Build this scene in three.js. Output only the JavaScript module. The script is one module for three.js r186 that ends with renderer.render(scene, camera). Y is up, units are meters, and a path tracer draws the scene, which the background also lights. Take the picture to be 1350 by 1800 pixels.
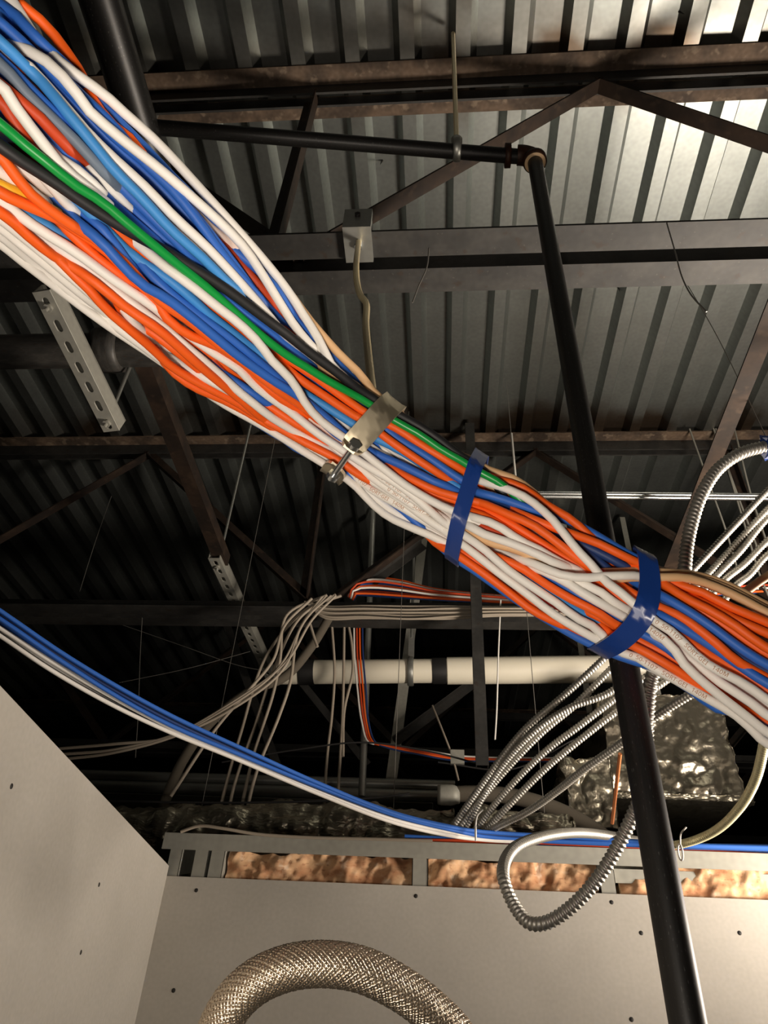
import * as THREE from 'three';
import { RectAreaLightUniformsLib } from 'three/addons/lights/RectAreaLightUniformsLib.js';
import { mergeGeometries, mergeVertices, toCreasedNormals } from 'three/addons/utils/BufferGeometryUtils.js';
import { ImprovedNoise } from 'three/addons/math/ImprovedNoise.js';

// ---------------------------------------------------------------- camera, light, exposure
const scene = new THREE.Scene();
scene.background = new THREE.Color(0x000000);
const W = 1350, H = 1800, FOCAL = 1255;                       // phone lens, about 24 mm equivalent
const camera = new THREE.PerspectiveCamera(2 * Math.atan(H / 2 / FOCAL) * 180 / Math.PI, W / H, 0.02, 60);
const EYE = new THREE.Vector3(0, 2.2, 0);                     // held up on a step ladder
const V = (x, y, z) => new THREE.Vector3(x, y, z);
const rad = d => d * Math.PI / 180;
const camR = V(), camU = V(), camF = V();
{
  const pitch = rad(38.45), yaw = rad(-5.75), roll = rad(3.53);
  const h = V(Math.sin(yaw), 0, -Math.cos(yaw)), up = V(0, 1, 0);
  camF.copy(h).multiplyScalar(Math.cos(pitch)).addScaledVector(up, Math.sin(pitch));
  const right = V().crossVectors(h, up), up0 = V().crossVectors(right, camF);
  camU.copy(up0).multiplyScalar(Math.cos(roll)).addScaledVector(right, -Math.sin(roll));
  camR.copy(right).multiplyScalar(Math.cos(roll)).addScaledVector(up0, Math.sin(roll));
  camera.position.copy(EYE);
  camera.quaternion.setFromRotationMatrix(new THREE.Matrix4().makeBasis(camR, camU, camF.clone().negate()));
}
const renderer = new THREE.WebGLRenderer({ antialias: true });
renderer.toneMapping = THREE.LinearToneMapping;
renderer.toneMappingExposure = 1.2;
renderer.shadowMap.enabled = true;
RectAreaLightUniformsLib.init();

// two site lamps, both below the frame; their stands are built at the end
const LAMPS = [
  { at: V(1.3, 2.4, -1.25), to: V(0.55, 4.4, -1.35), color: 0xfff0de, power: 92, w: 0.45, h: 0.4,
    label: 'yellow site work lamp on a tripod by the long partition', name: 'work_lamp' },
  { at: V(-0.06, 2.05, 0.01), to: V(-0.2, 2.66, -0.26), color: 0xfff2e2, power: 142, w: 0.12, h: 0.08,
    label: 'small yellow site lamp on a tripod below the viewpoint', name: 'work_lamp' },
];
for (const L of LAMPS) {
  const a = new THREE.RectAreaLight(L.color, L.power, L.w, L.h);
  a.position.copy(L.at); a.lookAt(L.to); a.name = 'lamp_light';
  scene.add(a); L.light = a;
}

// ---------------------------------------------------------------- helpers
const sight = (px, py) => camF.clone().addScaledVector(camR, (px - W / 2) / FOCAL).addScaledVector(camU, -(py - H / 2) / FOCAL);
const atD = (px, py, d) => sight(px, py).multiplyScalar(d).add(EYE);
const atY = (px, py, y) => { const r = sight(px, py); return r.multiplyScalar((y - EYE.y) / r.y).add(EYE); };
const atZ = (px, py, z) => { const r = sight(px, py); return r.multiplyScalar((z - EYE.z) / r.z).add(EYE); };
let seed = 20240611;
const rnd = () => { seed = (seed + 0x6D2B79F5) | 0; let t = Math.imul(seed ^ (seed >>> 15), 1 | seed); t = (t + Math.imul(t ^ (t >>> 7), 61 | t)) ^ t; return ((t ^ (t >>> 14)) >>> 0) / 4294967296; };
const rr = (a, b) => a + (b - a) * rnd();
const perlin = new ImprovedNoise();
const nz = (x, y, z) => perlin.noise(x + 31.7, y + 17.3, z + 5.9);
const fbm = (x, y, z, o = 4) => { let s = 0, a = 0.5; for (let i = 0; i < o; i++) { s += a * nz(x, y, z); x *= 2.03; y *= 2.03; z *= 2.03; a *= 0.5; } return s; };
const taken = {};
const numbered = n => { const k = taken[n] = (taken[n] ?? -1) + 1; return k ? `${n}_${String(k).padStart(3, '0')}` : n; };
function tag(o, label, category, group, kind) {
  if (label) o.userData.label = label;
  if (category) o.userData.category = category;
  if (group) o.userData.group = group;
  if (kind) o.userData.kind = kind;
  return o;
}
function thing(name, label, category, group, pos) {
  const g = new THREE.Group(); g.name = numbered(name); if (pos) g.position.copy(pos); scene.add(g);
  return tag(g, label, category, group);
}
function structure(name) { const g = new THREE.Group(); g.name = name; g.userData.kind = 'structure'; scene.add(g); return g; }
function part(name, geo, mat, parent, label) {
  const m = new THREE.Mesh(geo, mat); m.name = name; if (label) m.userData.label = label;
  if (parent) { const p = parent.position; if (p.lengthSq() > 0) m.position.copy(p).negate(); parent.add(m); }
  return m;
}
function solo(name, geo, mat, label, category, group) {
  const m = new THREE.Mesh(geo, mat); m.name = numbered(name); scene.add(m); return tag(m, label, category, group);
}
// uv in metres from the dominant axis of each face normal
function metreUV(g) {
  const p = g.attributes.position, n = g.attributes.normal, uv = new Float32Array(p.count * 2);
  for (let i = 0; i < p.count; i++) {
    const ax = Math.abs(n.getX(i)), ay = Math.abs(n.getY(i)), az = Math.abs(n.getZ(i));
    const x = p.getX(i), y = p.getY(i), z = p.getZ(i);
    if (ax >= ay && ax >= az) { uv[2 * i] = z; uv[2 * i + 1] = y; }
    else if (ay >= az) { uv[2 * i] = x; uv[2 * i + 1] = z; }
    else { uv[2 * i] = x; uv[2 * i + 1] = y; }
  }
  g.setAttribute('uv', new THREE.BufferAttribute(uv, 2)); return g;
}
const boxAt = (x0, x1, y0, y1, z0, z1) => { const g = new THREE.BoxGeometry(x1 - x0, y1 - y0, z1 - z0); g.translate((x0 + x1) / 2, (y0 + y1) / 2, (z0 + z1) / 2); return metreUV(g); };
const merge = list => mergeGeometries(list.map(g => { const h = g.index ? g.toNonIndexed() : g; for (const k of Object.keys(h.attributes)) if (!['position', 'normal', 'uv', 'color'].includes(k)) h.deleteAttribute(k); return h; }));
// a section (list of [x, y]) run from A to B; the section's y axis follows `up`
function run(section, A, B, up = V(0, 1, 0), close = true) {
  const d = B.clone().sub(A), L = d.length(); d.normalize();
  const s = V().crossVectors(up, d); if (s.lengthSq() < 1e-6) s.set(1, 0, 0); s.normalize();
  const u = V().crossVectors(d, s).normalize();
  const sh = new THREE.Shape(section.map(([x, y]) => new THREE.Vector2(x, y)));
  const g = new THREE.ExtrudeGeometry(sh, { depth: L, bevelEnabled: false, steps: 1 });
  g.applyMatrix4(new THREE.Matrix4().makeBasis(s, u, d)); g.translate(A.x, A.y, A.z);
  g.computeVertexNormals(); return metreUV(g);
}
const rectSec = (w, h) => [[-w / 2, -h / 2], [w / 2, -h / 2], [w / 2, h / 2], [-w / 2, h / 2]];
const angleSec = (a, b, t) => [[0, 0], [a, 0], [a, t], [t, t], [t, b], [0, b]];
const chanSec = (w, h, t) => [[-w / 2, 0], [w / 2, 0], [w / 2, h], [w / 2 - t, h], [w / 2 - t, t], [-w / 2 + t, t], [-w / 2 + t, h], [-w / 2, h]];
// sweep a round section along points; radius may vary along (s metres, angle)
function sweep(pts, r, o = {}) {
  const { n = 48, m = 10, smooth = true, caps = true, rf = null, even = true, face = false } = o;
  let P;
  if (smooth && pts.length > 2) { const c = new THREE.CatmullRomCurve3(pts, false, 'centripetal'); P = even ? c.getSpacedPoints(n) : c.getPoints(n); }
  else if (pts.length === 2) { P = []; for (let i = 0; i <= n; i++) P.push(pts[0].clone().lerp(pts[1], i / n)); }
  else P = pts;
  const N = P.length, pos = [], nor = [], uv = [], idx = [];
  let T = [], s = [0];
  for (let i = 0; i < N; i++) {
    T.push(P[Math.min(N - 1, i + 1)].clone().sub(P[Math.max(0, i - 1)]).normalize());
    if (i) s.push(s[i - 1] + P[i].distanceTo(P[i - 1]));
  }
  let nrm = Math.abs(T[0].y) < 0.9 ? V(0, 1, 0) : V(1, 0, 0);
  if (face) nrm = EYE.clone().sub(P[0]);
  const ring = [];
  for (let i = 0; i < N; i++) {
    if (face) nrm = EYE.clone().sub(P[i]);
    nrm = nrm.clone().addScaledVector(T[i], -nrm.dot(T[i])).normalize();
    const bin = V().crossVectors(T[i], nrm);
    for (let j = 0; j <= m; j++) {
      const a = j / m * Math.PI * 2, ca = Math.cos(a), sa = Math.sin(a), rad_ = rf ? rf(s[i], a, i / (N - 1)) : (typeof r === 'number' ? r : r[i]);
      const dx = nrm.x * ca + bin.x * sa, dy = nrm.y * ca + bin.y * sa, dz = nrm.z * ca + bin.z * sa;
      pos.push(P[i].x + dx * rad_, P[i].y + dy * rad_, P[i].z + dz * rad_); nor.push(dx, dy, dz); uv.push(s[i], face ? 1 - j / m : j / m);
    }
  }
  for (let i = 0; i < N - 1; i++) for (let j = 0; j < m; j++) { const a = i * (m + 1) + j, b = a + m + 1; idx.push(a, a + 1, b, b, a + 1, b + 1); }
  if (caps) for (const e of [0, N - 1]) {
    const c = pos.length / 3, t = T[e].clone().multiplyScalar(e ? 1 : -1); pos.push(P[e].x, P[e].y, P[e].z); nor.push(t.x, t.y, t.z); uv.push(s[e], 0);
    for (let j = 0; j < m; j++) { const k = (e * (m + 1) + j) * 3; pos.push(pos[k], pos[k + 1], pos[k + 2]); nor.push(t.x, t.y, t.z); uv.push(s[e], 0); }
    for (let j = 0; j < m; j++) { const a = c + 1 + j, b = c + 1 + (j + 1) % m; e ? idx.push(c, a, b) : idx.push(c, b, a); }
  }
  const g = new THREE.BufferGeometry();
  g.setAttribute('position', new THREE.Float32BufferAttribute(pos, 3)); g.setAttribute('normal', new THREE.Float32BufferAttribute(nor, 3));
  g.setAttribute('uv', new THREE.Float32BufferAttribute(uv, 2)); g.setIndex(idx);
  if (rf) g.computeVertexNormals();
  return g;
}
// carry a path straight on past its first (a) or last (b) point, in metres
const carry = (p, a, b) => { const n = p.length, q = p.slice(); if (a) { const d = p[0].clone().sub(p[1]).normalize(); q.unshift(p[0].clone().addScaledVector(d, a), p[0].clone().addScaledVector(d, a / 2)); } if (b) { const d = p[n - 1].clone().sub(p[n - 2]).normalize(); q.push(p[n - 1].clone().addScaledVector(d, b / 2), p[n - 1].clone().addScaledVector(d, b)); } return q; };
const rod = (A, B, r, m = 10) => sweep([A, B], r, { n: 1, m, smooth: false });
const lathe = (prof, A, B, m = 24) => {                        // profile of [radius, t metres] from A towards B
  const g = new THREE.LatheGeometry(prof.map(([r, t]) => new THREE.Vector2(r, t)), m);
  const d = B.clone().sub(A).normalize(); g.applyQuaternion(new THREE.Quaternion().setFromUnitVectors(V(0, 1, 0), d)); g.translate(A.x, A.y, A.z); return g;
};
const hexHead = (A, dir, r, h) => { const g = new THREE.CylinderGeometry(r, r, h, 6); g.translate(0, h / 2, 0); g.applyQuaternion(new THREE.Quaternion().setFromUnitVectors(V(0, 1, 0), dir.clone().normalize())); g.translate(A.x, A.y, A.z); return g.toNonIndexed(); };

// ---------------------------------------------------------------- textures and materials
function noiseTex(size, fn, metres, srgb) {                    // tileable by mirrored blending; fn(u, v) -> [r, g, b] 0..255
  const d = new Uint8Array(size * size * 4);
  for (let j = 0; j < size; j++) for (let i = 0; i < size; i++) { const c = fn(i / size, j / size), k = (j * size + i) * 4; d[k] = c[0]; d[k + 1] = c[1]; d[k + 2] = c[2]; d[k + 3] = 255; }
  const t = new THREE.DataTexture(d, size, size); t.wrapS = t.wrapT = THREE.MirroredRepeatWrapping; t.magFilter = THREE.LinearFilter; t.minFilter = THREE.LinearMipmapLinearFilter; t.generateMipmaps = true;
  t.repeat.set(1 / metres, 1 / metres); if (srgb) t.colorSpace = THREE.SRGBColorSpace; t.needsUpdate = true; return t;
}
const clamp = (x, a = 0, b = 255) => Math.max(a, Math.min(b, x));
const step = (a, b, x) => { const t = clamp((x - a) / (b - a), 0, 1); return t * t * (3 - 2 * t); };
const mix3 = (a, b, t) => [a[0] + (b[0] - a[0]) * t, a[1] + (b[1] - a[1]) * t, a[2] + (b[2] - a[2]) * t];
const primerTex = noiseTex(512, (u, v) => {                    // old shop primer: dark grey brown with rust blooms and pale specks
  const a = fbm(u * 9, v * 9, 1, 5), b = fbm(u * 26, v * 26, 7, 4), c = nz(u * 120, v * 120, 3);
  let col = mix3([84, 84, 83], [108, 107, 104], step(-0.3, 0.35, a));
  col = mix3(col, [92, 74, 60], step(0.2, 0.38, b) * 0.6);
  if (c > 0.6) col = mix3(col, [168, 163, 154], 0.5);
  return col.map(x => clamp(x + 10 * nz(u * 60, v * 60, 9)));
}, 0.7, true);
const rustTex = noiseTex(512, (u, v) => {
  const a = fbm(u * 8, v * 8, 4, 5), b = fbm(u * 22, v * 22, 2, 4);
  let col = mix3([66, 54, 44], [104, 86, 70], step(-0.3, 0.3, a)); col = mix3(col, [134, 118, 100], step(0.1, 0.28, b) * 0.6);
  return col.map(x => clamp(x + 12 * nz(u * 70, v * 70, 9)));
}, 0.8, true);
const galvTex = noiseTex(512, (u, v) => {
  const a = nz(u * 40, v * 40, 1), b = fbm(u * 5, v * 5, 8, 4);
  const k = 196 + 9 * a + 16 * b; return [clamp(k), clamp(k + 1), clamp(k - 2)];
}, 0.5, true);
const galvRough = noiseTex(256, (u, v) => { const k = 110 + 70 * fbm(u * 6, v * 6, 2, 4) + 26 * nz(u * 40, v * 40, 5); return [0, clamp(k), 0]; }, 0.6);
const paperTex = noiseTex(512, (u, v) => {                     // gypsum board paper: fine fibre, faint blotches
  const a = fbm(u * 5, v * 5, 3, 4), b = nz(u * 130, v * 130, 2);
  const k = 174 + 12 * a + 5 * b; return [clamp(k + 1), clamp(k - 4), clamp(k - 13)];
}, 0.9, true);
const blackTex = noiseTex(512, (u, v) => {                     // black varnished steel pipe with scuffs
  const a = fbm(u * 7, v * 20, 3, 4), b = nz(u * 90, v * 30, 2); let k = 26 + 14 * a; if (b > 0.55) k += 40; return [clamp(k), clamp(k - 1), clamp(k - 2)];
}, 0.4, true);
const foamTex = noiseTex(512, (u, v) => {                      // glass wool: amber and pink strands
  const a = fbm(u * 6, v * 10, 3, 5), b = fbm(u * 30, v * 40, 9, 3), c = fbm(u * 14, v * 16, 21, 3);
  let col = mix3([178, 128, 92], [216, 176, 136], step(-0.3, 0.3, a)); col = mix3(col, [228, 204, 180], step(0.05, 0.35, c) * 0.7); col = mix3(col, [140, 92, 64], step(0.16, 0.36, b) * 0.45); return col.map(x => clamp(x));
}, 0.35, true);
const foilBump = noiseTex(512, (u, v) => { const a = 1 - Math.abs(fbm(u * 7, v * 7, 2, 4)) * 3, b = 1 - Math.abs(fbm(u * 16, v * 14, 8, 3)) * 3; const k = 128 + 70 * a + 40 * b; return [clamp(k), clamp(k), clamp(k)]; }, 0.5);
const std = o => new THREE.MeshStandardMaterial(o);
const M = {
  primer: std({ map: primerTex, roughness: 0.62, metalness: 0.15, color: 0x8c8a88 }),
  rust: std({ map: rustTex, roughness: 0.8, metalness: 0.05 }),
  deck: std({ vertexColors: true, map: galvTex, metalness: 0.95, roughness: 0.4 }),
  galv: std({ map: galvTex, color: 0xd8d8d4, metalness: 0.8, roughness: 0.42 }),
  galvDull: std({ map: galvTex, color: 0xd2cfc6, metalness: 0.35, roughness: 0.6 }),
  zinc: std({ color: 0xcfd2d2, metalness: 0.95, roughness: 0.26 }),
  brass: std({ color: 0xf0dfb2, metalness: 0.35, roughness: 0.3 }),
  strap: std({ color: 0xd9ccb0, metalness: 0.9, roughness: 0.36 }),
  flex: std({ color: 0xb4b1a9, metalness: 0.75, roughness: 0.45 }),
  flexYellow: std({ color: 0xe6dfb4, metalness: 0.6, roughness: 0.35 }),
  pipe: std({ map: blackTex, roughness: 0.42, metalness: 0.2 }),
  greyPipe: std({ map: primerTex, color: 0xb8b4b0, roughness: 0.5, metalness: 0.2 }),
  fitting: std({ map: rustTex, color: 0x9a6a48, roughness: 0.6, metalness: 0.3 }),
  seal: std({ color: 0xc9a982, roughness: 0.7 }),
  drywall: std({ map: paperTex, roughness: 0.86 }),
  gypsum: std({ color: 0xcfc9bd, roughness: 0.95 }),
  web: std({ map: rustTex, color: 0x7d7168, roughness: 0.7, metalness: 0.1 }),
  screw: std({ color: 0x2a2826, roughness: 0.6, metalness: 0.4 }),
  wool: std({ map: foamTex, roughness: 1 }),
  foil: std({ color: 0xa39c8c, metalness: 0.92, roughness: 0.3, bumpMap: foilBump, bumpScale: 0.004 }),
  foilDull: std({ color: 0x9a9484, metalness: 0.85, roughness: 0.34, bumpMap: foilBump, bumpScale: 0.006 }),
  pvc: std({ color: 0xf1ead6, roughness: 0.42 }),
  band: std({ color: 0x1c1b1b, roughness: 0.6 }),
  foam: std({ color: 0x5a5348, roughness: 0.95 }),
  greyCable: std({ color: 0x9c9182, roughness: 0.6 }),
  copper: std({ color: 0xdb8a58, roughness: 0.4, metalness: 0.7 }),
  wire: std({ color: 0x8d8a84, roughness: 0.5, metalness: 0.7 }),
  tie: std({ color: 0xe8e6df, roughness: 0.5 }),
  dark: std({ color: 0x1a1917, roughness: 0.9 }),
  concrete: std({ color: 0x8d8880, roughness: 0.9 }),
  block: std({ color: 0x4a4641, roughness: 0.95 }),
  yellow: std({ color: 0xd9a514, roughness: 0.5 }),
  cap: std({ color: 0xd8d3c6, roughness: 0.6 }),
};
M.tape = new THREE.MeshPhysicalMaterial({ color: 0x15387f, roughness: 0.34, clearcoat: 0.5, clearcoatRoughness: 0.3, side: THREE.DoubleSide });
const CAB = {};
for (const [k, c, name] of [['o', 0xf8620f, 'orange'], ['r', 0xc84418, 'red'], ['b', 0x2b66c2, 'blue'], ['l', 0x3f8fd6, 'light blue'], ['n', 0x1f3a70, 'navy blue'],
  ['w', 0xefebe4, 'white'], ['p', 0xe6cfc0, 'pinkish white'], ['t', 0xdcb283, 'tan'], ['g', 0x12963f, 'green'], ['k', 0x1c1c1e, 'black'], ['y', 0xf0bb28, 'yellow'], ['s', 0x6b7888, 'slate grey']])
  CAB[k] = { name, mat: new THREE.MeshPhysicalMaterial({ color: c, roughness: k === 'g' ? 0.35 : 0.58, clearcoat: 0.06, clearcoatRoughness: 0.4 }) };

// ---------------------------------------------------------------- the building shell
const XL = -6, XR = 6, ZB = 3.5, ZF = -9, DECK = 4.4;
{
  const fl = structure('floor'); part('slab', boxAt(XL, XR, -0.2, 0, ZF, ZB), M.concrete, fl);
  for (const [n, g] of [['wall_far', boxAt(XL, XR, 0, 4.6, ZF - 0.2, ZF)], ['wall_rear', boxAt(XL, XR, 0, 4.6, ZB, ZB + 0.2)], ['wall_west', boxAt(XL - 0.2, XL, 0, 4.6, ZF - 0.2, ZB + 0.2)], ['wall_east', boxAt(XR, XR + 0.2, 0, 4.6, ZF - 0.2, ZB + 0.2)]]) {
    const w = structure(n); part('blockwork', g, M.block, w);
  }
}
// corrugated steel roof deck: trapezoid ribs along z, in sheets of six ribs
const JZ = [0.62, -0.83, -2.28, -3.73, -5.18, -6.63, -8.08];
{
  const roof = structure('ceiling');
  const pitch = 0.1515, low = 0.04, side = 0.019, dep = 0.044, x0 = atY(524, 105, DECK).x;
  const zs = []; for (let z = ZB; z > 0.2; z -= 0.4) zs.push(z); for (let z = 0.2; z > -3.4; z -= 0.03) zs.push(z); for (let z = -3.4; z > ZF; z -= 0.5) zs.push(z); zs.push(ZF);
  const k0 = Math.floor((XL - x0) / pitch);
  for (let s = 0; s < 14; s++) {
    const prof = [];
    for (let r = 0; r < 6; r++) {
      const c = x0 + (k0 + s * 6 + r) * pitch;
      prof.push([c - low / 2 - side, dep], [c - low / 2, 0], [c + low / 2, 0], [c + low / 2 + side, dep]);
      const pw = pitch - low - 2 * side, ps = c + low / 2 + side;
      prof.push([ps + pw * 0.5, dep]);
    }
    const cE = x0 + (k0 + s * 6 + 6) * pitch; prof.push([cE - low / 2 - side, dep]);
    const pos = [], uv = [], col = [], th = 0.0012;
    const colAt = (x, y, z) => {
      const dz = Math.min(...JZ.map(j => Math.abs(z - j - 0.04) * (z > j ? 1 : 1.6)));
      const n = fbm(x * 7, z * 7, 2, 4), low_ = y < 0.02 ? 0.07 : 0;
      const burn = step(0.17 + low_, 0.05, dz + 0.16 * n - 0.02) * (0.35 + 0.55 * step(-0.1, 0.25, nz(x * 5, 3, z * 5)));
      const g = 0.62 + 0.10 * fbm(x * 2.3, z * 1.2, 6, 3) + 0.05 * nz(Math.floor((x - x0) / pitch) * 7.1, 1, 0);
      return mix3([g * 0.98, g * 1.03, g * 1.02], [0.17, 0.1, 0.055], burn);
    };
    const rows = zs.length, cols = prof.length;
    const out = { pos, uv, col };
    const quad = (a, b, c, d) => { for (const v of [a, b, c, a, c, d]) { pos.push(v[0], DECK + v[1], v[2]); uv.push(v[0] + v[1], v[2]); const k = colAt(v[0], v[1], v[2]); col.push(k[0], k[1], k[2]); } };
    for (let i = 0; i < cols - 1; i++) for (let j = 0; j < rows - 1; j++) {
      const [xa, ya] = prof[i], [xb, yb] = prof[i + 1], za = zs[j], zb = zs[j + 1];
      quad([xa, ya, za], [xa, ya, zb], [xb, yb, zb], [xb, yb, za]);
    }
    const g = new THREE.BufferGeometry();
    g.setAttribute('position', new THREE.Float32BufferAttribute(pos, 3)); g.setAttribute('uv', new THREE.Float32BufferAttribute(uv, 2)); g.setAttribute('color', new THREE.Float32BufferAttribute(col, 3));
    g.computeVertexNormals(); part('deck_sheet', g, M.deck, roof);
  }
  part('roof_board', boxAt(XL - 0.2, XR + 0.2, DECK + 0.05, DECK + 0.2, ZF - 0.2, ZB + 0.2), M.dark, roof);
  // points of roofing screws that come through the pans
  const scr = new THREE.ConeGeometry(0.0035, 0.03, 8); scr.rotateX(Math.PI); scr.translate(0, -0.015, 0);
  for (const [px, py, a] of [[1194, 20, 0.4], [1147, 262, 0.25], [939, 512, 0.1], [1087, 505, 0.05], [1057, 672, 0.1], [1082, 840, 0.1], [672, 282, -0.2], [500, 905, 0]]) {
    const p = atY(px, py, DECK + 0.044), m = part('roofing_screw', scr, M.screw, roof); m.position.copy(p); m.rotation.z = a;
  }
}
// long partition: board, studs, top track, glass wool
const WZ = -1.7, CORNER = atZ(297, 1522, WZ), WX0 = CORNER.x, WX1 = 3.6;
const boardTop = atZ(700, 1556, WZ).y, trackTop = atZ(700, 1475, WZ).y, trackLow = atZ(700, 1505, WZ).y;
{
  const w = structure('wall_back');
  for (const [a, b] of [[WX0, WX0 + 2.44], [WX0 + 2.442, WX1]]) part('drywall_sheet', boxAt(a, b, 0, boardTop, WZ - 0.0127, WZ), M.drywall, w);
  part('rear_drywall_sheet', boxAt(WX0, WX1, 0, boardTop, WZ - 0.118, WZ - 0.1055), M.drywall, w);
  const zf = WZ - 0.0131, zr = WZ - 0.105;
  part('top_track', merge([boxAt(WX0 - 0.03, WX1, trackTop - 0.0015, trackTop, zr, zf + 0.001), boxAt(WX0 - 0.03, WX1, trackLow, trackTop - 0.001, zf, zf + 0.0015), boxAt(WX0 - 0.03, WX1, trackLow, trackTop - 0.001, zr - 0.0015, zr)]), M.galvDull, w);
  const xs = [atZ(306, 1500, WZ).x, atZ(350, 1510, WZ).x, atZ(379, 1510, WZ).x, atZ(738, 1520, WZ).x, atZ(1069, 1535, WZ).x];
  const sp = 0.406; for (let k = 1; k < 7; k++) xs.push(xs[4] + sp * k);
  xs.forEach((x, i) => {
    const f = i === 0 ? 0.028 : 0.031;
    part('stud', merge([boxAt(x - f / 2, x + f / 2, 0, trackLow + 0.02, zf - 0.0012, zf), boxAt(x + f / 2 - 0.0012, x + f / 2, 0, trackLow + 0.02, zr, zf), boxAt(x - f / 2, x + f / 2, 0, trackLow + 0.02, zr, zr + 0.0012)]), M.galvDull, w);
  });
  // glass wool between the studs, a lumpy ragged face each
  const bays = [[xs[2] + 0.02, xs[3] - 0.018, 0], [xs[3] + 0.018, xs[4] - 0.018, 0.004], [xs[4] + 0.03, xs[4] + 0.14, -0.03], [xs[4] + 0.15, xs[5] - 0.018, 0.0]];
  for (let k = 5; k < xs.length - 1; k++) bays.push([xs[k] + 0.018, xs[k + 1] - 0.018, 0]);
  bays.forEach(([a, b, dy], bi) => {
    const g = new THREE.BoxGeometry(b - a, 0.5, 0.07, Math.max(10, Math.round((b - a) * 220)), 90, 6); const p = g.attributes.position;
    const cx = (a + b) / 2, cy = trackLow - 0.25 + dy, cz = WZ - 0.056;
    for (let i = 0; i < p.count; i++) {
      let x = p.getX(i) + cx, y = p.getY(i) + cy, z = p.getZ(i);
      const q = fbm(x * 12, y * 20, bi, 4), q2 = nz(x * 60, y * 90, bi + 4);
      if (z > 0) z += -0.012 + 0.045 * q + 0.005 * q2;
      if (p.getY(i) > 0.2) y += (0.012 + 0.03 * fbm(x * 14, 3, bi, 3)) * (p.getY(i) - 0.2) / 0.05 - 0.005;
      p.setXYZ(i, x, Math.min(y, trackTop - 0.004), Math.min(z, 0.036) + cz);
    }
    g.computeVertexNormals(); part('glass_wool', metreUV(g), M.wool, w);
  });
  const sc = new THREE.SphereGeometry(0.0042, 10, 6); sc.scale(1, 1, 0.35);
  for (const [px, py] of [[345, 1565], [305, 1741], [731, 1575], [1075, 1586], [1127, 1640], [1110, 1792], [1300, 1640]]) { const m = part('drywall_screw', sc, M.screw, w); m.position.copy(atZ(px, py, WZ)); }
  // cross bridging seen through the open bay beside the black drop pipe
  part('stud_bridging', boxAt(xs[4] + 0.016, xs[5] - 0.016, trackLow - 0.03, trackLow - 0.002, zf - 0.02, zf - 0.018), M.galvDull, w);
}
// short partition on the left
{
  const w = structure('wall_left');
  const A = V(CORNER.x, 0, WZ), q = atY(0, 1205, CORNER.y), B = V(q.x, 0, q.z), dir = B.clone().sub(A).normalize(), E = A.clone().addScaledVector(dir, 2.5);
  const top = CORNER.y, nrm = V(-dir.z, 0, dir.x); if (nrm.x < 0) nrm.negate();
  const slab = (s0, s1, d0, d1, y0, y1) => { const g = boxAt(s0, s1, y0, y1, d0, d1); g.applyMatrix4(new THREE.Matrix4().makeBasis(dir, V(0, 1, 0), V().crossVectors(dir, V(0, 1, 0)))); g.translate(A.x, 0, A.z); return g; };
  const sgn = V().crossVectors(dir, V(0, 1, 0)).dot(nrm) > 0 ? 1 : -1;
  const sd = (s0, s1, d0, d1, y0, y1) => sgn > 0 ? slab(s0, s1, d0, d1, y0, y1) : slab(s0, s1, -d1, -d0, y0, y1);
  part('drywall_sheet', sd(0, 1.22, -0.0127, 0, 0, top), M.drywall, w);
  part('drywall_sheet', sd(1.222, 2.5, -0.0127, 0, 0, top), M.drywall, w);
  part('rear_drywall_sheet', sd(0, 2.5, -0.118, -0.1055, 0, top), M.drywall, w);
  part('top_track', sd(0, 2.5, -0.105, -0.0131, top - 0.04, top - 0.003), M.galvDull, w);
  const sc = new THREE.SphereGeometry(0.0036, 10, 6); sc.scale(0.35, 1, 1);
  for (const [px, py] of [[20, 1382], [174, 1555], [142, 1674]]) {
    const r = sight(px, py), t = A.clone().sub(EYE).dot(nrm) / r.dot(nrm), m = part('drywall_screw', sc, M.screw, w); m.position.copy(EYE).addScaledVector(r, t);
  }
}

// ---------------------------------------------------------------- bar joists
function joist(z, webs, label) {
  const g = thing('bar_joist', label, 'joist', 'steel bar joists under the roof deck', V(0, 3.52, z));
  const leg = 0.057, gap = 0.014, t = 0.006, yb = 3.52, yt = DECK;
  const L = XL + 0.05, R = XR - 0.05;
  part('bottom_chord', boxAt(L, R, yb, yb + t, z + gap, z + gap + leg), M.primer, g); part('bottom_chord', boxAt(L, R, yb, yb + t, z - gap - leg, z - gap), M.primer, g);
  part('bottom_chord_rib', merge([boxAt(L, R, yb + t, yb + leg, z + gap, z + gap + t), boxAt(L, R, yb + t, yb + leg, z - gap - t, z - gap)]), M.primer, g);
  part('top_chord', boxAt(L, R, yt - t, yt - 0.0005, z + gap, z + gap + leg), M.rust, g); part('top_chord', boxAt(L, R, yt - t, yt - 0.0005, z - gap - leg, z - gap), M.rust, g);
  part('top_chord_rib', merge([boxAt(L, R, yt - leg, yt - t, z + gap, z + gap + t), boxAt(L, R, yt - leg, yt - t, z - gap - t, z - gap)]), M.primer, g);
  for (const [xa, ya, xb, yb2, s] of webs) {
    const A = V(xa, ya, z), B = V(xb, yb2, z);
    part('web_bar', s === 'r' ? rod(A, B, 0.012) : run(angleSec(0.038, 0.038, 0.005).map(([x, y]) => [x - 0.015, y - 0.015]), A, B, V(0, 0, 1)), M.web, g);
  }
  return g;
}
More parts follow.
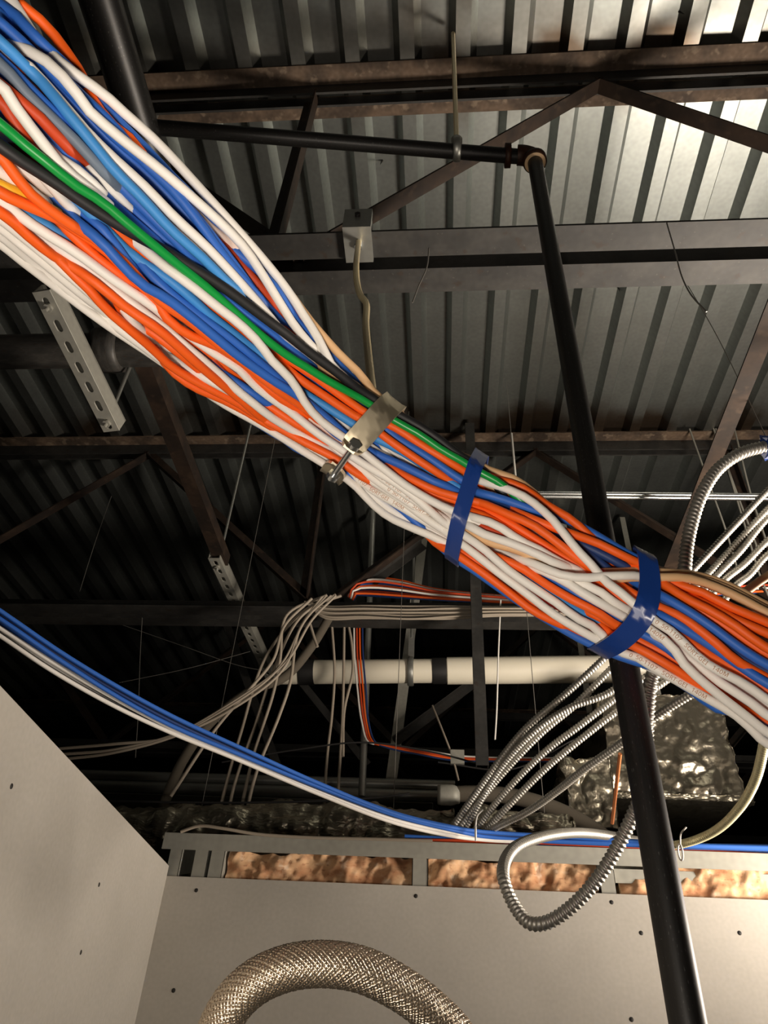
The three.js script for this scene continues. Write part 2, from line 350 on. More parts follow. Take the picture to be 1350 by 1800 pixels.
const warren = (x0, sp, verts) => { const w = []; for (let k = -4; k < 5; k++) { const lo = x0 + k * sp, hi = lo + sp / 2; if (lo < XL + 0.3 || lo + sp > XR - 0.3) continue; w.push([lo, 3.56, hi, 4.36], [hi, 4.36, lo + sp, 3.56]); if (verts) w.push([lo - 0.06, 3.56, lo - 0.06, 4.36]); } return w; };
joist(JZ[1], warren(-0.30, 1.46, true), 'nearest steel bar joist crossing above the cable bundle');
joist(JZ[2], warren(-0.45, 1.72, true), 'second steel bar joist, its lower chord carrying grey cables');
joist(JZ[3], warren(-0.2, 1.62, false), 'third steel bar joist beyond the white pipe');
joist(JZ[4], warren(0.1, 1.62, false), 'steel bar joist in the dark beyond the third one');
joist(JZ[0], warren(0.2, 1.6, false), 'steel bar joist overhead behind the viewpoint');
// bridging angles along the ribs, lying on the lower chords
for (const [ax, ay, bx, by, lab] of [[268, 650, 480, 1200, 'brown bridging angle left of the bundle running away from the viewer'], [1352, 612, 1190, 1000, 'dark brown bridging angle at the right edge beyond the drop pipe']]) {
  const A = atY(ax, ay, 3.6), B = atY(bx, by, 3.6), d = B.clone().sub(A).setX(B.x - A.x).normalize();
  A.addScaledVector(d, -0.55); 
  solo('bridging_angle', run(angleSec(0.045, 0.045, 0.005), A, B.addScaledVector(d, ax < 600 ? -0.95 : 1.2)), M.web, lab, 'brace', 'bridging between the joists');
}
// thin conduits across the right half
{
  const A = atZ(915, 872, -1.95), B = atZ(1340, 876, -1.95), d = B.clone().sub(A).normalize();
  A.addScaledVector(d, -0.5); B.addScaledVector(d, 1.4);
  const c = solo('steel_conduit', rod(A, B, 0.0085, 12), M.zinc, 'thin bright conduit running level behind the black drop pipe', 'conduit');
  const A2 = A.clone().add(V(0, -0.012, 0.03)), B2 = B.clone().add(V(0, -0.012, 0.03));
  solo('steel_conduit', rod(A2, B2, 0.007, 12), M.zinc, 'lower and thinner of two level conduits behind the drop pipe', 'conduit');
}

// ---------------------------------------------------------------- sprinkler pipes
const PZ = -0.72, PX = 0.1965, PY = 3.735;
{
  const g = thing('sprinkler_pipe', 'black steel drop pipe with rusty elbow, hung branch and long vertical leg', 'pipe', null, V(PX, 0, PZ));
  const r = 0.0152, L = atY(262, 223, 3.70), E0 = V(PX - 0.03, PY, PZ - 0.003);
  part('drop_pipe', rod(V(PX, PY - 0.03, PZ), V(PX + 0.004, 0.9, PZ), r, 28), M.pipe, g);
  part('branch_pipe', rod(L, E0, r, 28), M.pipe, g);
  const el = []; for (let i = 0; i <= 10; i++) { const a = i / 10 * Math.PI / 2; el.push(V(PX - 0.034 + 0.034 * Math.sin(a), PY - 0.034 + 0.034 * Math.cos(a), PZ)); }
  const elbow = part('elbow', sweep(el, 0.0205, { n: 20, m: 20 }), M.fitting, g);
  for (const [A, B, C, D] of [[V(PX - 0.048, PY, PZ), V(0, PY, PZ), V(PX - 0.052, PY, PZ), V(0, PY, PZ)], [V(PX, PY - 0.034, PZ), V(PX, 5, PZ), V(PX, PY - 0.038, PZ), V(PX, 5, PZ)]]) {
    part('elbow_collar', lathe([[0.016, 0], [0.0245, 0], [0.0245, 0.012], [0.016, 0.012]], A, B), M.fitting, elbow);
    part('joint_seal', lathe([[0.0155, 0], [0.0215, 0], [0.0215, 0.004], [0.0155, 0.004]], C, D), M.seal, elbow);
  }
  for (const c of elbow.children) c.position.copy(elbow.position).negate().sub(g.position);
  // ring hanger and its rod up to the deck
  const hp = atY(803, 262, PY), top = V(hp.x, DECK, hp.z);
  const h = thing('pipe_hanger', 'ring hanger and thin rod carrying the black branch pipe', 'hanger', null, hp);
  const ring = new THREE.TorusGeometry(0.0215, 0.004, 8, 28); ring.scale(1, 1, 2.2); ring.rotateY(Math.PI / 2); ring.translate(hp.x, hp.y, hp.z); part('ring', ring, M.galv, h);
  part('hanger_rod', rod(V(hp.x, hp.y + 0.022, hp.z), top, 0.0055, 10), M.brass, h);
  part('swivel_nut', lathe([[0, 0], [0.011, 0], [0.013, 0.02], [0.007, 0.034], [0, 0.034]], V(hp.x, hp.y + 0.018, hp.z), top), M.galv, h);
  // larger mains
  const mx = atY(285, 225, 3.70).x - 0.036, my = 3.685;
  const mn = thing('sprinkler_main', 'thick black sprinkler main in the upper left corner running along the ribs', 'pipe', null, V(mx, my, 0));
  part('main_pipe', rod(V(mx, my, 3.2), V(mx - 0.004, my, -1.12), 0.0375, 32), M.pipe, mn);
  const c1 = atY(0, 592, 3.62), c2 = atY(0, 645, 3.62), cz = (c1.z + c2.z) / 2, cr = Math.abs(c1.z - c2.z) * 0.46;
  const cm = thing('sprinkler_cross_main', 'dull grey steel pipe resting across the near slotted channel', 'pipe', null, V(-1, 3.62, cz));
  part('cross_pipe', rod(V(XL + 0.1, 3.62, cz), V(mx + 0.03, 3.62, cz), cr, 32), M.greyPipe, cm);
  const rx = atZ(180, 620, cz).x; part('coupling', lathe([[cr, 0], [cr + 0.012, 0.004], [cr + 0.014, 0.02], [cr + 0.014, 0.05], [cr + 0.012, 0.066], [cr, 0.07]], V(rx - 0.02, 3.62, cz), V(5, 3.62, cz), 32), M.greyPipe, cm);
  part('end_cap', lathe([[0, 0.03], [cr + 0.008, 0.028], [cr + 0.012, 0.02], [cr + 0.012, -0.05], [cr, -0.055]], V(mx + 0.03, 3.62, cz), V(5, 3.62, cz), 32), M.greyPipe, cm);
}

// ---------------------------------------------------------------- slotted channels
function slottedChannel(A, B, label, rods, dark) {
  const d = B.clone().sub(A), L = d.length(); d.normalize();
  const view = EYE.clone().sub(A.clone().add(B).multiplyScalar(0.5)); 
  let dn = V(0, -1, 0); dn.addScaledVector(d, -dn.dot(d)).normalize();             // slotted back faces down
  const s = V().crossVectors(dn, d).normalize();
  const g = thing('slotted_channel', label, 'channel', null, A);
  const w = 0.041, h = 0.041, t = 0.0026;
  const sh = new THREE.Shape([[-w / 2, 0], [w / 2, 0], [w / 2, L], [-w / 2, L]].map(p => new THREE.Vector2(...p)));
  for (let y = 0.028; y < L - 0.02; y += 0.0508) { const p = new THREE.Path(); const a = 0.007, b = 0.0075; p.absarc(0, y + b, a, 0, Math.PI, false); p.absarc(0, y - b, a, Math.PI, 2 * Math.PI, false); sh.holes.push(p); }
  const face = new THREE.ExtrudeGeometry(sh, { depth: t, bevelEnabled: true, bevelSize: 0.0006, bevelThickness: 0.0006, bevelSegments: 1, curveSegments: 8 });
  const Mx = new THREE.Matrix4().makeBasis(s, d, V().crossVectors(s, d)); const out = V().crossVectors(s, d).dot(dn) > 0 ? 1 : -1;
  face.applyMatrix4(Mx); face.translate(A.x, A.y, A.z); metreUV(face); part('slotted_face', face, M.galvDull, g);
  const sides = [];
  for (const k of [-1, 1]) { const b = new THREE.BoxGeometry(t, L, h); b.translate(k * (w / 2 - t / 2), L / 2, -out * h / 2 + (out > 0 ? 0 : t)); b.applyMatrix4(Mx); b.translate(A.x, A.y, A.z); sides.push(metreUV(b));
    const lip = new THREE.BoxGeometry(0.009, L, t); lip.translate(k * (w / 2 - 0.0045), L / 2, -out * h); lip.applyMatrix4(Mx); lip.translate(A.x, A.y, A.z); sides.push(metreUV(lip)); }
  part('side_wall', sides[0], M.galvDull, g); part('side_wall', sides[2], M.galvDull, g); part('lip', merge([sides[1], sides[3]]), M.galvDull, g);
  for (const f of rods) { const c = A.clone().addScaledVector(d, L * f); part('bolt', merge([hexHead(c.clone().addScaledVector(dn, 0.001), dn, 0.0105, 0.007), rod(c.clone().addScaledVector(dn, 0.001), c.clone().addScaledVector(dn, 0.02), 0.0045).toNonIndexed()]), M.galvDull, g);
    part('threaded_rod', rod(c.clone().addScaledVector(dn, 0.004), V(c.x, DECK - 0.01, c.z), 0.0048), M.galv, g); }
  return g;
}
slottedChannel(atD(72, 512, 1.5), atD(196, 758, 1.72), 'slotted steel channel with bolts hanging under the grey pipe', [0.1, 0.93]);
slottedChannel(atY(376, 982, 3.585), atY(478, 1200, 3.585), 'far slotted channel behind the second joist chord', [0.05]);

// ---------------------------------------------------------------- the big cable bundle
const AX = [[-420, -95, 0.50, 170], [-220, 55, 0.52, 166], [0, 220, 0.555, 160], [150, 335, 0.60, 150], [300, 462, 0.645, 138], [480, 618, 0.71, 104], [560, 690, 0.74, 86], [640, 762, 0.755, 74], [740, 834, 0.75, 74], [818, 892, 0.735, 76], [960, 985, 0.71, 82], [1105, 1068, 0.685, 82], [1230, 1130, 0.668, 96], [1350, 1195, 0.655, 110], [1600, 1330, 0.63, 120], [1760, 1415, 0.62, 125]];
const axLen = [0]; for (let i = 1; i < AX.length; i++) axLen.push(axLen[i - 1] + Math.hypot(AX[i][0] - AX[i - 1][0], AX[i][1] - AX[i - 1][1]));
const TL = axLen[axLen.length - 1];
function axis(t) {                                             // t in pixels of run; -> x, y, depth, half width, direction
  t = clamp(t, 0, TL - 0.01); let i = 0; while (axLen[i + 1] <= t) i++;
  const f = (t - axLen[i]) / (axLen[i + 1] - axLen[i]), P = k => AX[clamp(k, 0, AX.length - 1)];
  const cr = j => { const a = P(i - 1)[j], b = P(i)[j], c = P(i + 1)[j], d = P(i + 2)[j]; return 0.5 * (2 * b + (c - a) * f + (2 * a - 5 * b + 4 * c - d) * f * f + (3 * b - a - 3 * c + d) * f * f * f); };
  return [cr(0), cr(1), cr(2), cr(3)];
}
const axTab = []; for (let t = 0; t <= TL; t += 4) { const a = axis(t), b = axis(t + 2), dx = b[0] - a[0], dy = b[1] - a[1], l = Math.hypot(dx, dy) || 1; axTab.push([t, ...a, dx / l, dy / l]); }
axTab[axTab.length - 1][5] = axTab[axTab.length - 3][5]; axTab[axTab.length - 1][6] = axTab[axTab.length - 3][6];
function toTU(x, y) { let best = 1e9, r; for (const a of axTab) { const d = (x - a[1]) ** 2 + (y - a[2]) ** 2; if (d < best) { best = d; r = a; } } r = axAt(r[0] + (x - r[1]) * r[5] + (y - r[2]) * r[6]); return [r[0], (-(x - r[1]) * r[6] + (y - r[2]) * r[5]) / r[4]]; }   // u: -1 upper edge, +1 lower edge
const axAt = t => { const f = clamp(t / 4, 0, axTab.length - 1.001), i = Math.floor(f), k = f - i; return axTab[i].map((v, j) => v + (axTab[i + 1][j] - v) * k); };
// cables as seen, upper edge to lower edge: colour | layer (0 = outermost) | path
const CABLES = `
w|0.2|18,0 45,40 68,75 95,100 115,118 135,132 185,168 220,200 260,235 300,275 350,330 400,385 440,430 470,465 500,503 530,548 562,600 582,640 603,662 640,690|creamy white cable along the upper edge of the bundle, bowing away from it
w|0.3|65,96 95,120 115,140 135,165 152,190 200,233 278,295 338,347 389,393 433,440 471,498 500,545 540,600 565,625 590,650 610,668|second creamy white cable from the upper edge, next to the bowed one
o|1.2|40,10 70,35 100,68 125,103 145,135 165,180 185,205 200,222 240,255|orange cable bulging from the upper edge in the top left corner
b|0>1.7>280|0,8 30,30 65,68 100,100 130,128 160,158 200,205 250,255 300,308 340,348 390,405 440,460
b|1|0,40 50,85 100,135 150,188 200,240 260,290 311,340 356,395 400,450 444,508 489,560 522,595 551,623 590,655
b|1|0,25 45,65 90,115 140,165 200,222 250,282 300,330 345,385 385,440 430,495 480,550
b|1.3|0,58 50,102 105,160 160,215 215,268 270,318 330,380 380,430 430,490
l|0.3|0,72 40,112 73,144 115,195 156,244 200,298 251,350 300,403 355,452 395,492 430,525
w|0.3|60,125 80,149 111,184 155,235 200,279 251,325 307,382 362,433 422,497 467,549 500,588 540,620|white cable in the middle of the upper blue cables
p|0.9|250,345 275,368 311,405 355,447 400,492 444,533 480,563
r|1|380,468 404,491 444,529 498,578 530,605
r|0.6>1.6>330|15,160 27,171 67,204 111,251 155,292 190,325 230,365 270,410
r|0.8|0,175 22,209 49,250 70,280
w|0.4|10,160 18,173 44,211 76,252 102,286 130,312 160,335 185,355
w|0.8|80,255 95,273 125,292 150,310 165,325 185,345
w|0.9|160,300 175,312 189,326 211,348 235,375
g|-0.8|0,217 33,246 89,291 133,326 178,354 222,391 267,428 311,464 367,508 415,551 462,592 498,620 533,642 578,670 622,694 651,711 702,744 738,764 771,787 816,813 835,825 880,850|single bright green cable lying on the bundle
k|-0.2|0,256 44,287 89,315 133,346 178,376 222,403 255,422 289,440 333,467 378,495 422,526 467,560 498,583 533,611 578,644 622,678 655,700 704,731 738,750 771,772 800,795 850,830|single thick black cable lying beside the green one
w|0.8|0,264 9,272 40,296 70,322 100,345
w|0.9|0,272 30,300 60,325 85,345
o|-0.2|0,274 22,303 56,343 89,370 130,398 178,428 222,466 267,515 289,535 320,555 350,578 385,607 430,640 480,680 538,720
o|-0.1|0,339 33,354 67,370 100,383 133,405 178,434 222,475 245,500 272,525 290,555 311,575 340,592 378,607 410,627 440,652 480,690 530,725
o|0.2|110,395 124,410 167,450 222,492 250,515 278,541 295,565 320,590
y|0.3|0,326 27,337 49,349 70,362 96,371 120,387 150,405|short visible length of yellow cable at the left edge
w|0.7|0,302 29,320 60,338 89,360 115,380
b|1|0,316 20,322 45,332 70,345
b|0.8>-0.3|60,300 69,314 89,340 111,368 144,397 178,425 205,455 233,485 262,508 289,522 333,555 378,592 422,628 470,662 530,700 580,740 620,775 660,800
l|0.3|130,345 142,359 167,384 200,418 222,440 251,462 289,486 333,521 367,552 400,578 444,614 489,653 533,690 578,718 622,746 660,770 700,790 760,828 820,868
b|0.8>-0.1|175,395 200,413 233,446 278,497 333,543 400,592 467,646 511,686 544,718 578,748 613,773 650,793 700,815 760,845 800,862
b|0.1|160,385 195,422 225,462 262,502 310,540 360,578 420,625 470,655 520,695 560,735 600,770
r|0.9|85,318 96,329 122,350 156,384 180,408
w|0.3|85,318 98,336 122,362 156,393 192,425 215,445|white sliver of cable between two blue ones at the left
o|0.7|165,368 176,381 200,402 222,420 256,447 298,481 333,510 367,540 400,570 444,606 470,632
r|1|185,400 200,416 233,446 255,467 276,489 311,519 351,554 385,585
w|0.9>-0.9|195,388 204,399 244,430 289,468 333,500 378,536 422,570 456,604 484,640 505,660 524,686 542,716 567,742 600,766 627,786 667,818 716,855 771,887 800,900|creamy white cable crossing over the bundle towards the clamp
o|0.9>0|440,575 473,607 511,634 556,664 600,696 642,725 700,755 745,785 790,812 830,838
o|0.9>0.1|455,600 493,638 533,671 578,701 622,730 642,741 690,778 740,812 790,845
b|0.7|340,488 384,518 422,545 460,570 498,600 524,624 556,650 590,672 640,705
b|0.9|400,548 444,580 489,608 533,636 578,662
r|1|430,555 480,590 527,624 564,653
b|0.4|540,655 573,678 611,701 647,726 695,768 740,796 790,830 825,853
t|0.3|570,655 584,664 622,690 653,708 703,739 750,764 790,790 835,812 862,828 900,840 930,860 960,887
t|0.4|480,480 500,505 520,530 542,560 567,590 600,626 633,658 656,688 700,725|tan cable along the upper edge just before the clamp
b|0.9|470,490 500,530 535,580 570,605 589,630 618,664 650,690
r|1.4|380,420 407,449 444,488 480,532 510,570
p|1.6|300,330 330,360 360,392 400,425 440,465 480,500 510,525
b|0.8|0,105 60,165 120,225 170,280 220,335 270,385 320,435 355,470
b|0.9|0,130 50,180 100,235 150,285 200,335 250,385 300,430 340,460
b|0.8|0,150 40,190 90,245 140,298 185,345 235,390 290,435
b|0.9|5,185 40,225 80,270 110,300 150,335 190,370
b|1|0,200 30,235 60,265 100,300
s|0.7|0,112 44,162 89,206 130,245 180,300 215,335
r|1.1|215,355 233,373 289,425 320,450
r|1.1|225,340 249,364 300,416 338,457 370,485
b|0.9|30,365 40,371 78,387 111,404 140,432 175,470 205,490
l|0.8|45,378 85,398 125,430 165,464
w|-0.1|0,352 11,361 67,402 133,443 200,492 267,537 311,573 367,614 422,650 456,684 511,724 556,760 600,790 650,822 700,852 750,892 790,925
w|0|0,368 30,388 80,422 140,462 200,509 244,542 289,577 333,614 378,651 422,690 478,734 533,767 578,793 620,825 680,862 740,905 785,935
o|-0.4|10,380 24,391 56,420 89,446 122,466 156,488 189,514 222,541 278,579 311,607 344,637 376,664 420,700 470,740
o|-0.4|100,452 125,478 156,508 189,545 233,583 267,612 296,640 333,664 378,688 420,710 455,733 490,752 540,780 590,806 640,840
o|0.4>-0.3|204,527 225,565 245,588 270,610 300,650 340,680 390,702 440,728 480,752
o|0.5|235,560 275,590 311,618 350,650 380,672 430,692 480,718 520,745 560,768
w|0.3|225,555 251,583 278,612 311,637 356,662 400,686 440,708 500,752 560,788
w|0.2|145,492 153,501 178,526 204,549 240,590
w|0.1|0,384 50,424 100,466 150,508 180,535 220,573 260,605 300,642
w|0.1|0,399 50,440 100,481 150,522 190,553 240,596 290,637 330,668 400,705 470,745 520,775 570,808
w|0|0,413 50,454 100,494 150,533 200,571 250,607 300,641
w|0|0,427 50,467 100,505 150,543 200,579 250,612 295,643 340,674 390,708 438,735 478,758 533,793 580,822 620,850 656,887 684,909 727,929 769,947|lowest white cable, sagging below the bundle beside the clamp
b|0.2|430,728 460,748 478,760 500,772 524,790 560,806 590,820 640,850 700,890 760,945 787,973 827,998 871,1029 916,1060 944,1078 980,1100 1030,1128 1080,1150 1161,1177 1183,1192 1217,1214 1261,1246 1300,1255|blue cable running along the lower edge of the bundle
p|0.4|350,600 400,633 467,680 533,726 575,755 620,790 670,822 720,858 770,890
b|0.5|300,575 320,594 356,630 389,655 430,682 480,715
r|0.6|390,655 425,680 470,712 511,747 550,770
o|0|684,820 727,844 771,864 818,878 850,886
o|0.2|700,838 738,858 775,872 811,884 850,898
t|0.3|735,765 755,780 775,797 833,835 870,860
w|0|642,816 693,856 749,893 787,916 809,936 849,964 893,1002 938,1033 982,1062 1010,1084 1050,1106 1079,1141 1117,1154 1150,1174 1228,1219 1290,1255 1345,1305|white cable with printed lettering leaving the clamp
w|0|640,829 693,867 744,902 776,929 802,949 838,976 882,1011 927,1044 971,1078 1020,1108 1060,1130
w|0.1|640,851 693,884 738,911 775,932
w|0.3|655,870 690,898 740,925 775,941
o|0.2|840,836 862,841 916,856 960,887 1004,913 1040,945
w|-0.6|835,842 858,849 893,860 927,876 949,893 971,913 1000,949 1027,980 1047,1000 1061,1019 1083,1035 1114,1061 1152,1092 1183,1112 1217,1146 1250,1172 1306,1201 1348,1230|white cable crossing over the orange ones between the two blue tapes
r|0.8|830,845 856,858 904,874 940,890
b|0.5|820,858 851,868 900,883 938,897 980,910 1010,920 1060,948 1105,975 1130,987
n|0.6|815,868 851,880 900,897 940,910 980,930 1010,950 1060,975 1110,1003
n|0.7|850,891 905,905 950,920 1000,950 1050,985
o|0.3|900,897 933,911 971,927 1010,940 1058,958 1083,971 1123,990 1170,1010
o|0|820,876 847,884 893,904 938,924 982,956 1027,991 1060,1010
o|0.1|815,884 840,893 893,918 960,960 1004,987 1040,1010
o|0.1|810,894 838,902 882,924 938,958 982,984 1020,1005
w|0|800,897 831,909 871,922 916,951 949,967 982,987 1020,1005
r|0.7|800,906 827,918 871,936 916,955 960,975
w|0|790,908 820,922 853,940 893,953 938,971 971,987 1010,1002
t|0.2|785,915 816,931 860,953 916,969 960,993 1010,1004 1058,1006 1126,1004 1161,1006 1206,1009 1250,1018 1294,1036 1350,1066|upper of two tan cables passing under the right hand tape
w|0.5>-0.6|830,948 856,962 893,976 938,991 982,1009 1027,1016 1058,1013 1094,1012 1126,1013
t|-0.3|1060,1017 1110,1015 1161,1015 1206,1016 1250,1029 1294,1048 1348,1077|lower of two tan cables passing under the right hand tape
t|0.2|1200,1012 1250,1024 1300,1046 1350,1074
o|0.2|775,952 798,962 833,984 882,1031 916,1051 956,1076 1000,1100 1050,1122
o|0.1|770,958 793,969 849,1007 893,1040 938,1074 980,1095
o|0.1|850,968 876,980 916,998 960,1027 1004,1053 1049,1076 1092,1104
b|0.4|880,978 911,989 949,1004 993,1031 1038,1060 1097,1094
l|0.6|870,985 904,1002 949,1031 993,1060 1040,1085
w|0.1|930,994 951,1002 993,1022 1027,1044 1058,1062 1103,1088
r|0.7|980,1010 1000,1018 1027,1036 1058,1056 1100,1080
w|0.2|985,1012 1004,1020 1050,1037 1077,1057 1108,1074
o|0.3|1020,1005 1050,1023 1080,1045 1112,1068
o|0.3|1050,1008 1077,1021 1117,1046 1161,1068 1194,1083 1250,1123 1294,1161 1348,1192
o|0.5|1020,1068 1050,1083 1092,1106 1126,1128 1172,1150 1217,1181 1261,1214 1306,1246
o|0.1|1120,1000 1161,1023 1206,1052 1250,1074 1294,1101 1348,1139
o|0.2|1125,1012 1165,1033 1228,1072 1294,1114 1348,1150
o|0.3|1150,1012 1186,1026 1239,1043 1272,1061 1348,1094
n|0.8|1140,1015 1180,1030 1239,1055 1290,1080 1348,1105
o|0.7|1190,1040 1239,1062 1290,1088 1348,1113
b|0.1|1120,1025 1161,1046 1206,1072 1250,1101 1294,1134 1348,1168
n|0.5|1120,1040 1161,1057 1206,1088 1250,1120 1300,1155
b|0.3|1130,1068 1170,1086 1217,1114 1261,1143 1306,1174 1348,1201
o|0.4|1110,1060 1154,1083 1194,1117 1239,1146 1294,1177 1348,1214
o|0.5|1115,1075 1160,1097 1210,1133 1260,1165 1310,1195 1350,1225
w|-0.3|1100,1082 1146,1108 1183,1139 1206,1172 1239,1201 1283,1237 1345,1285
w|0.3|1130,1108 1175,1128 1215,1160 1260,1195 1310,1228 1350,1258
b|0.3|1095,1098 1139,1119 1190,1152 1225,1185
o|0.1|1080,1120 1117,1137 1161,1161 1217,1197 1272,1239
`.trim().split('\n').map(l => { const [c, z, p, label] = l.split('|'); const zz = z.split('>').map(Number); return { c, z: zz[0], z1: zz[1] ?? zz[0], zl: zz[2] ?? 150, label, p: p.split(' ').map(q => q.split(',').map(Number)) }; });

const CR = 0.0042;                                             // cable radius
const lanes = [];
CABLES.forEach((cab, ci) => {
  // to (t, u, layer) and carry both ends on through the bundle, sinking into it
  const pts = cab.p.map(([x, y]) => { const [t, u] = toTU(x, y); return [t, u, cab.z]; }).sort((a, b) => a[0] - b[0]);
  { const ta = pts[0][0]; for (const q of pts) q[2] = cab.z + (cab.z1 - cab.z) * step(cab.zl * 0.3, cab.zl, q[0] - ta); }
  const seq = [];
  const first = pts[0], last = pts[pts.length - 1];
  const deep = 2.2 + 5.5 * rnd(), uL = rr(-0.75, 0.75), uR = rr(-0.75, 0.75), deepR = 2.2 + 5.5 * rnd();
  const t0 = axLen[1] * 0.05, tEnd = TL * 0.985;
  if (cab.p[0][0] <= 25) for (let t = t0; t < first[0] - 60; t += 90) seq.push([t, clamp(first[1], -1.05, 1.05), first[2]]);
  else for (let t = t0; t < first[0] - 60; t += 90) { const k = step(0, 260, first[0] - t); seq.push([t, first[1] + (uL - first[1]) * k, first[2] + (deep - first[2]) * step(0, 140, first[0] - t)]); }
  seq.push(...pts);
  const edge = cab.p[cab.p.length - 1][0] >= 1300;
  for (let t = last[0] + 70; t < tEnd; t += 90) { const k = step(0, 260, t - last[0]); seq.push(edge ? [t, clamp(last[1], -1.05, 1.05), last[2]] : [t, last[1] + (uR - last[1]) * k, last[2] + (deepR - last[2]) * step(0, 140, t - last[0])]); }
  // resample evenly in t
  const c = new THREE.CatmullRomCurve3(seq.map(s => V(s[0], s[1] * 100, s[2] * 10)), false, 'centripetal'), N = 110, Q = c.getPoints(N);
  lanes.push({ cab, q: Q.map(v => {
    const t = v.x, u = v.y / 100, z = v.z / 10, a = axAt(t), nx = -a[6], ny = a[5];
    const px = a[1] + nx * u * a[4], py = a[2] + ny * u * a[4], b = a[4] * a[3] / FOCAL;
    const d = a[3] - b * 0.86 * Math.sqrt(Math.max(0, 1 - Math.min(1, u * u * 0.93))) + z * CR * 1.7;
    return { px, py, d, o: z };
  }) });
});
// let the cables push each other apart along the depth so that they lie on one another
for (let it = 0; it < 14; it++) {
  const cell = new Map(), S = 0.0095, all = [];
  lanes.forEach((L, li) => L.q.forEach((s, si) => { s.w = atD(s.px, s.py, s.d); s.li = li; s.si = si; s.mv = 0; all.push(s); const k = `${Math.floor(s.w.x / S)},${Math.floor(s.w.y / S)},${Math.floor(s.w.z / S)}`; (cell.get(k) || cell.set(k, []).get(k)).push(s); }));
  for (const s of all) {
    const cx = Math.floor(s.w.x / S), cy = Math.floor(s.w.y / S), cz = Math.floor(s.w.z / S);
    for (let i = -1; i < 2; i++) for (let j = -1; j < 2; j++) for (let k = -1; k < 2; k++) {
      const b = cell.get(`${cx + i},${cy + j},${cz + k}`); if (!b) continue;
      for (const e of b) { if (e.li <= s.li) continue; const dd = e.w.distanceTo(s.w), D = CR * 1.9; if (dd >= D) continue;
        const dz = e.d - s.d, lat2 = Math.max(0, dd * dd - dz * dz), need = Math.sqrt(Math.max(0, D * D - lat2));
        const eBehind = Math.abs(e.o - s.o) > 0.04 ? e.o > s.o : dz > 0;
        const mv = (need - (eBehind ? dz : -dz)) * 0.28; if (mv <= 0) continue;
        const sg = eBehind ? 1 : -1; e.mv += sg * mv * (eBehind ? 1.3 : 0.5); s.mv -= sg * mv * (eBehind ? 0.5 : 1.3); }
    }
  }
  for (const L of lanes) { const mv = L.q.map(s => clamp(s.mv, -0.004, 0.004)); L.q.forEach((s, i) => { s.d += 0.5 * mv[i] + 0.25 * ((mv[i - 1] ?? mv[i]) + (mv[i + 1] ?? mv[i])); }); }
  for (const L of lanes) for (let r = 0; r < 2; r++) { const d = L.q.map(s => s.d); for (let i = 1; i < d.length - 1; i++) L.q[i].d = 0.5 * d[i] + 0.25 * (d[i - 1] + d[i + 1]); }
}
// faint lettering printed along the white cables between clamp and first tape
function printMat() {
  const cv = document.createElement('canvas'); cv.width = 1024; cv.height = 96; const x = cv.getContext('2d');
  x.fillStyle = '#efebe4'; x.fillRect(0, 0, 1024, 96); x.fillStyle = '#a87a60'; x.font = '19px sans-serif';
  for (const y of [6, 102]) x.fillText('0  50-1107   SORT-GEI   140M', 60, y);
  const t = new THREE.CanvasTexture(cv); t.colorSpace = THREE.SRGBColorSpace; t.wrapS = t.wrapT = THREE.RepeatWrapping; t.repeat.set(1 / 0.3, 1);
  return new THREE.MeshPhysicalMaterial({ map: t, roughness: 0.58, clearcoat: 0.06, clearcoatRoughness: 0.4 });
}
const printed = printMat();
const allCablePts = [], usedLabel = {};
const ORD = ['first', 'second', 'third', 'fourth', 'fifth', 'sixth', 'seventh', 'eighth', 'ninth', 'tenth', 'eleventh', 'twelfth', 'thirteenth', 'fourteenth', 'fifteenth', 'sixteenth'];
for (const c of CABLES) c.tu = c.p.map(q => toTU(...q)).sort((a, b) => a[0] - b[0]);
const uAt = (c, t) => { const s = c.tu; if (t < s[0][0] || t > s[s.length - 1][0]) return null; for (let i = 1; i < s.length; i++) if (t <= s[i][0]) { const f = (t - s[i - 1][0]) / (s[i][0] - s[i - 1][0] || 1); return s[i - 1][1] + (s[i][1] - s[i - 1][1]) * f; } return null; };
function cableLabel(c) {
  if (c.label) return c.label;
  for (const f of [0.5, 0.35, 0.65, 0.2, 0.8]) {
    const t = c.tu[0][0] + (c.tu[c.tu.length - 1][0] - c.tu[0][0]) * f, x = axAt(t)[1], u0 = uAt(c, t);
    const rank = CABLES.filter(o => o !== c && o.c === c.c && uAt(o, t) !== null && uAt(o, t) < u0).length;
    const where = x < 130 ? 'at the left picture edge' : x < 260 ? 'well left of the clamp' : x < 400 ? 'midway left of the clamp' : x < 540 ? 'a little left of the clamp' : x < 660 ? 'right at the metal clamp' : x < 820 ? 'between clamp and narrow tape' : x < 960 ? 'just right of the narrow tape' : x < 1120 ? 'just left of the wide tape' : 'right of the wide tape';
    const l = `${ORD[Math.min(rank, 15)]} ${CAB[c.c].name} cable from the bundle's upper edge, ${where}`;
    if (!usedLabel[l]) { usedLabel[l] = 1; return l; }
  }
  return `${CAB[c.c].name} data cable buried among the others of the thick bundle`;
}
const runDir = (i, j) => { const a = AX[i], b = AX[j]; return atD(b[0], b[1], b[2]).sub(atD(a[0], a[1], a[2])).normalize(); };
const runIn = runDir(2, 0).setY(runDir(2, 0).y * 0.4).normalize(), runOut = runDir(AX.length - 3, AX.length - 1);
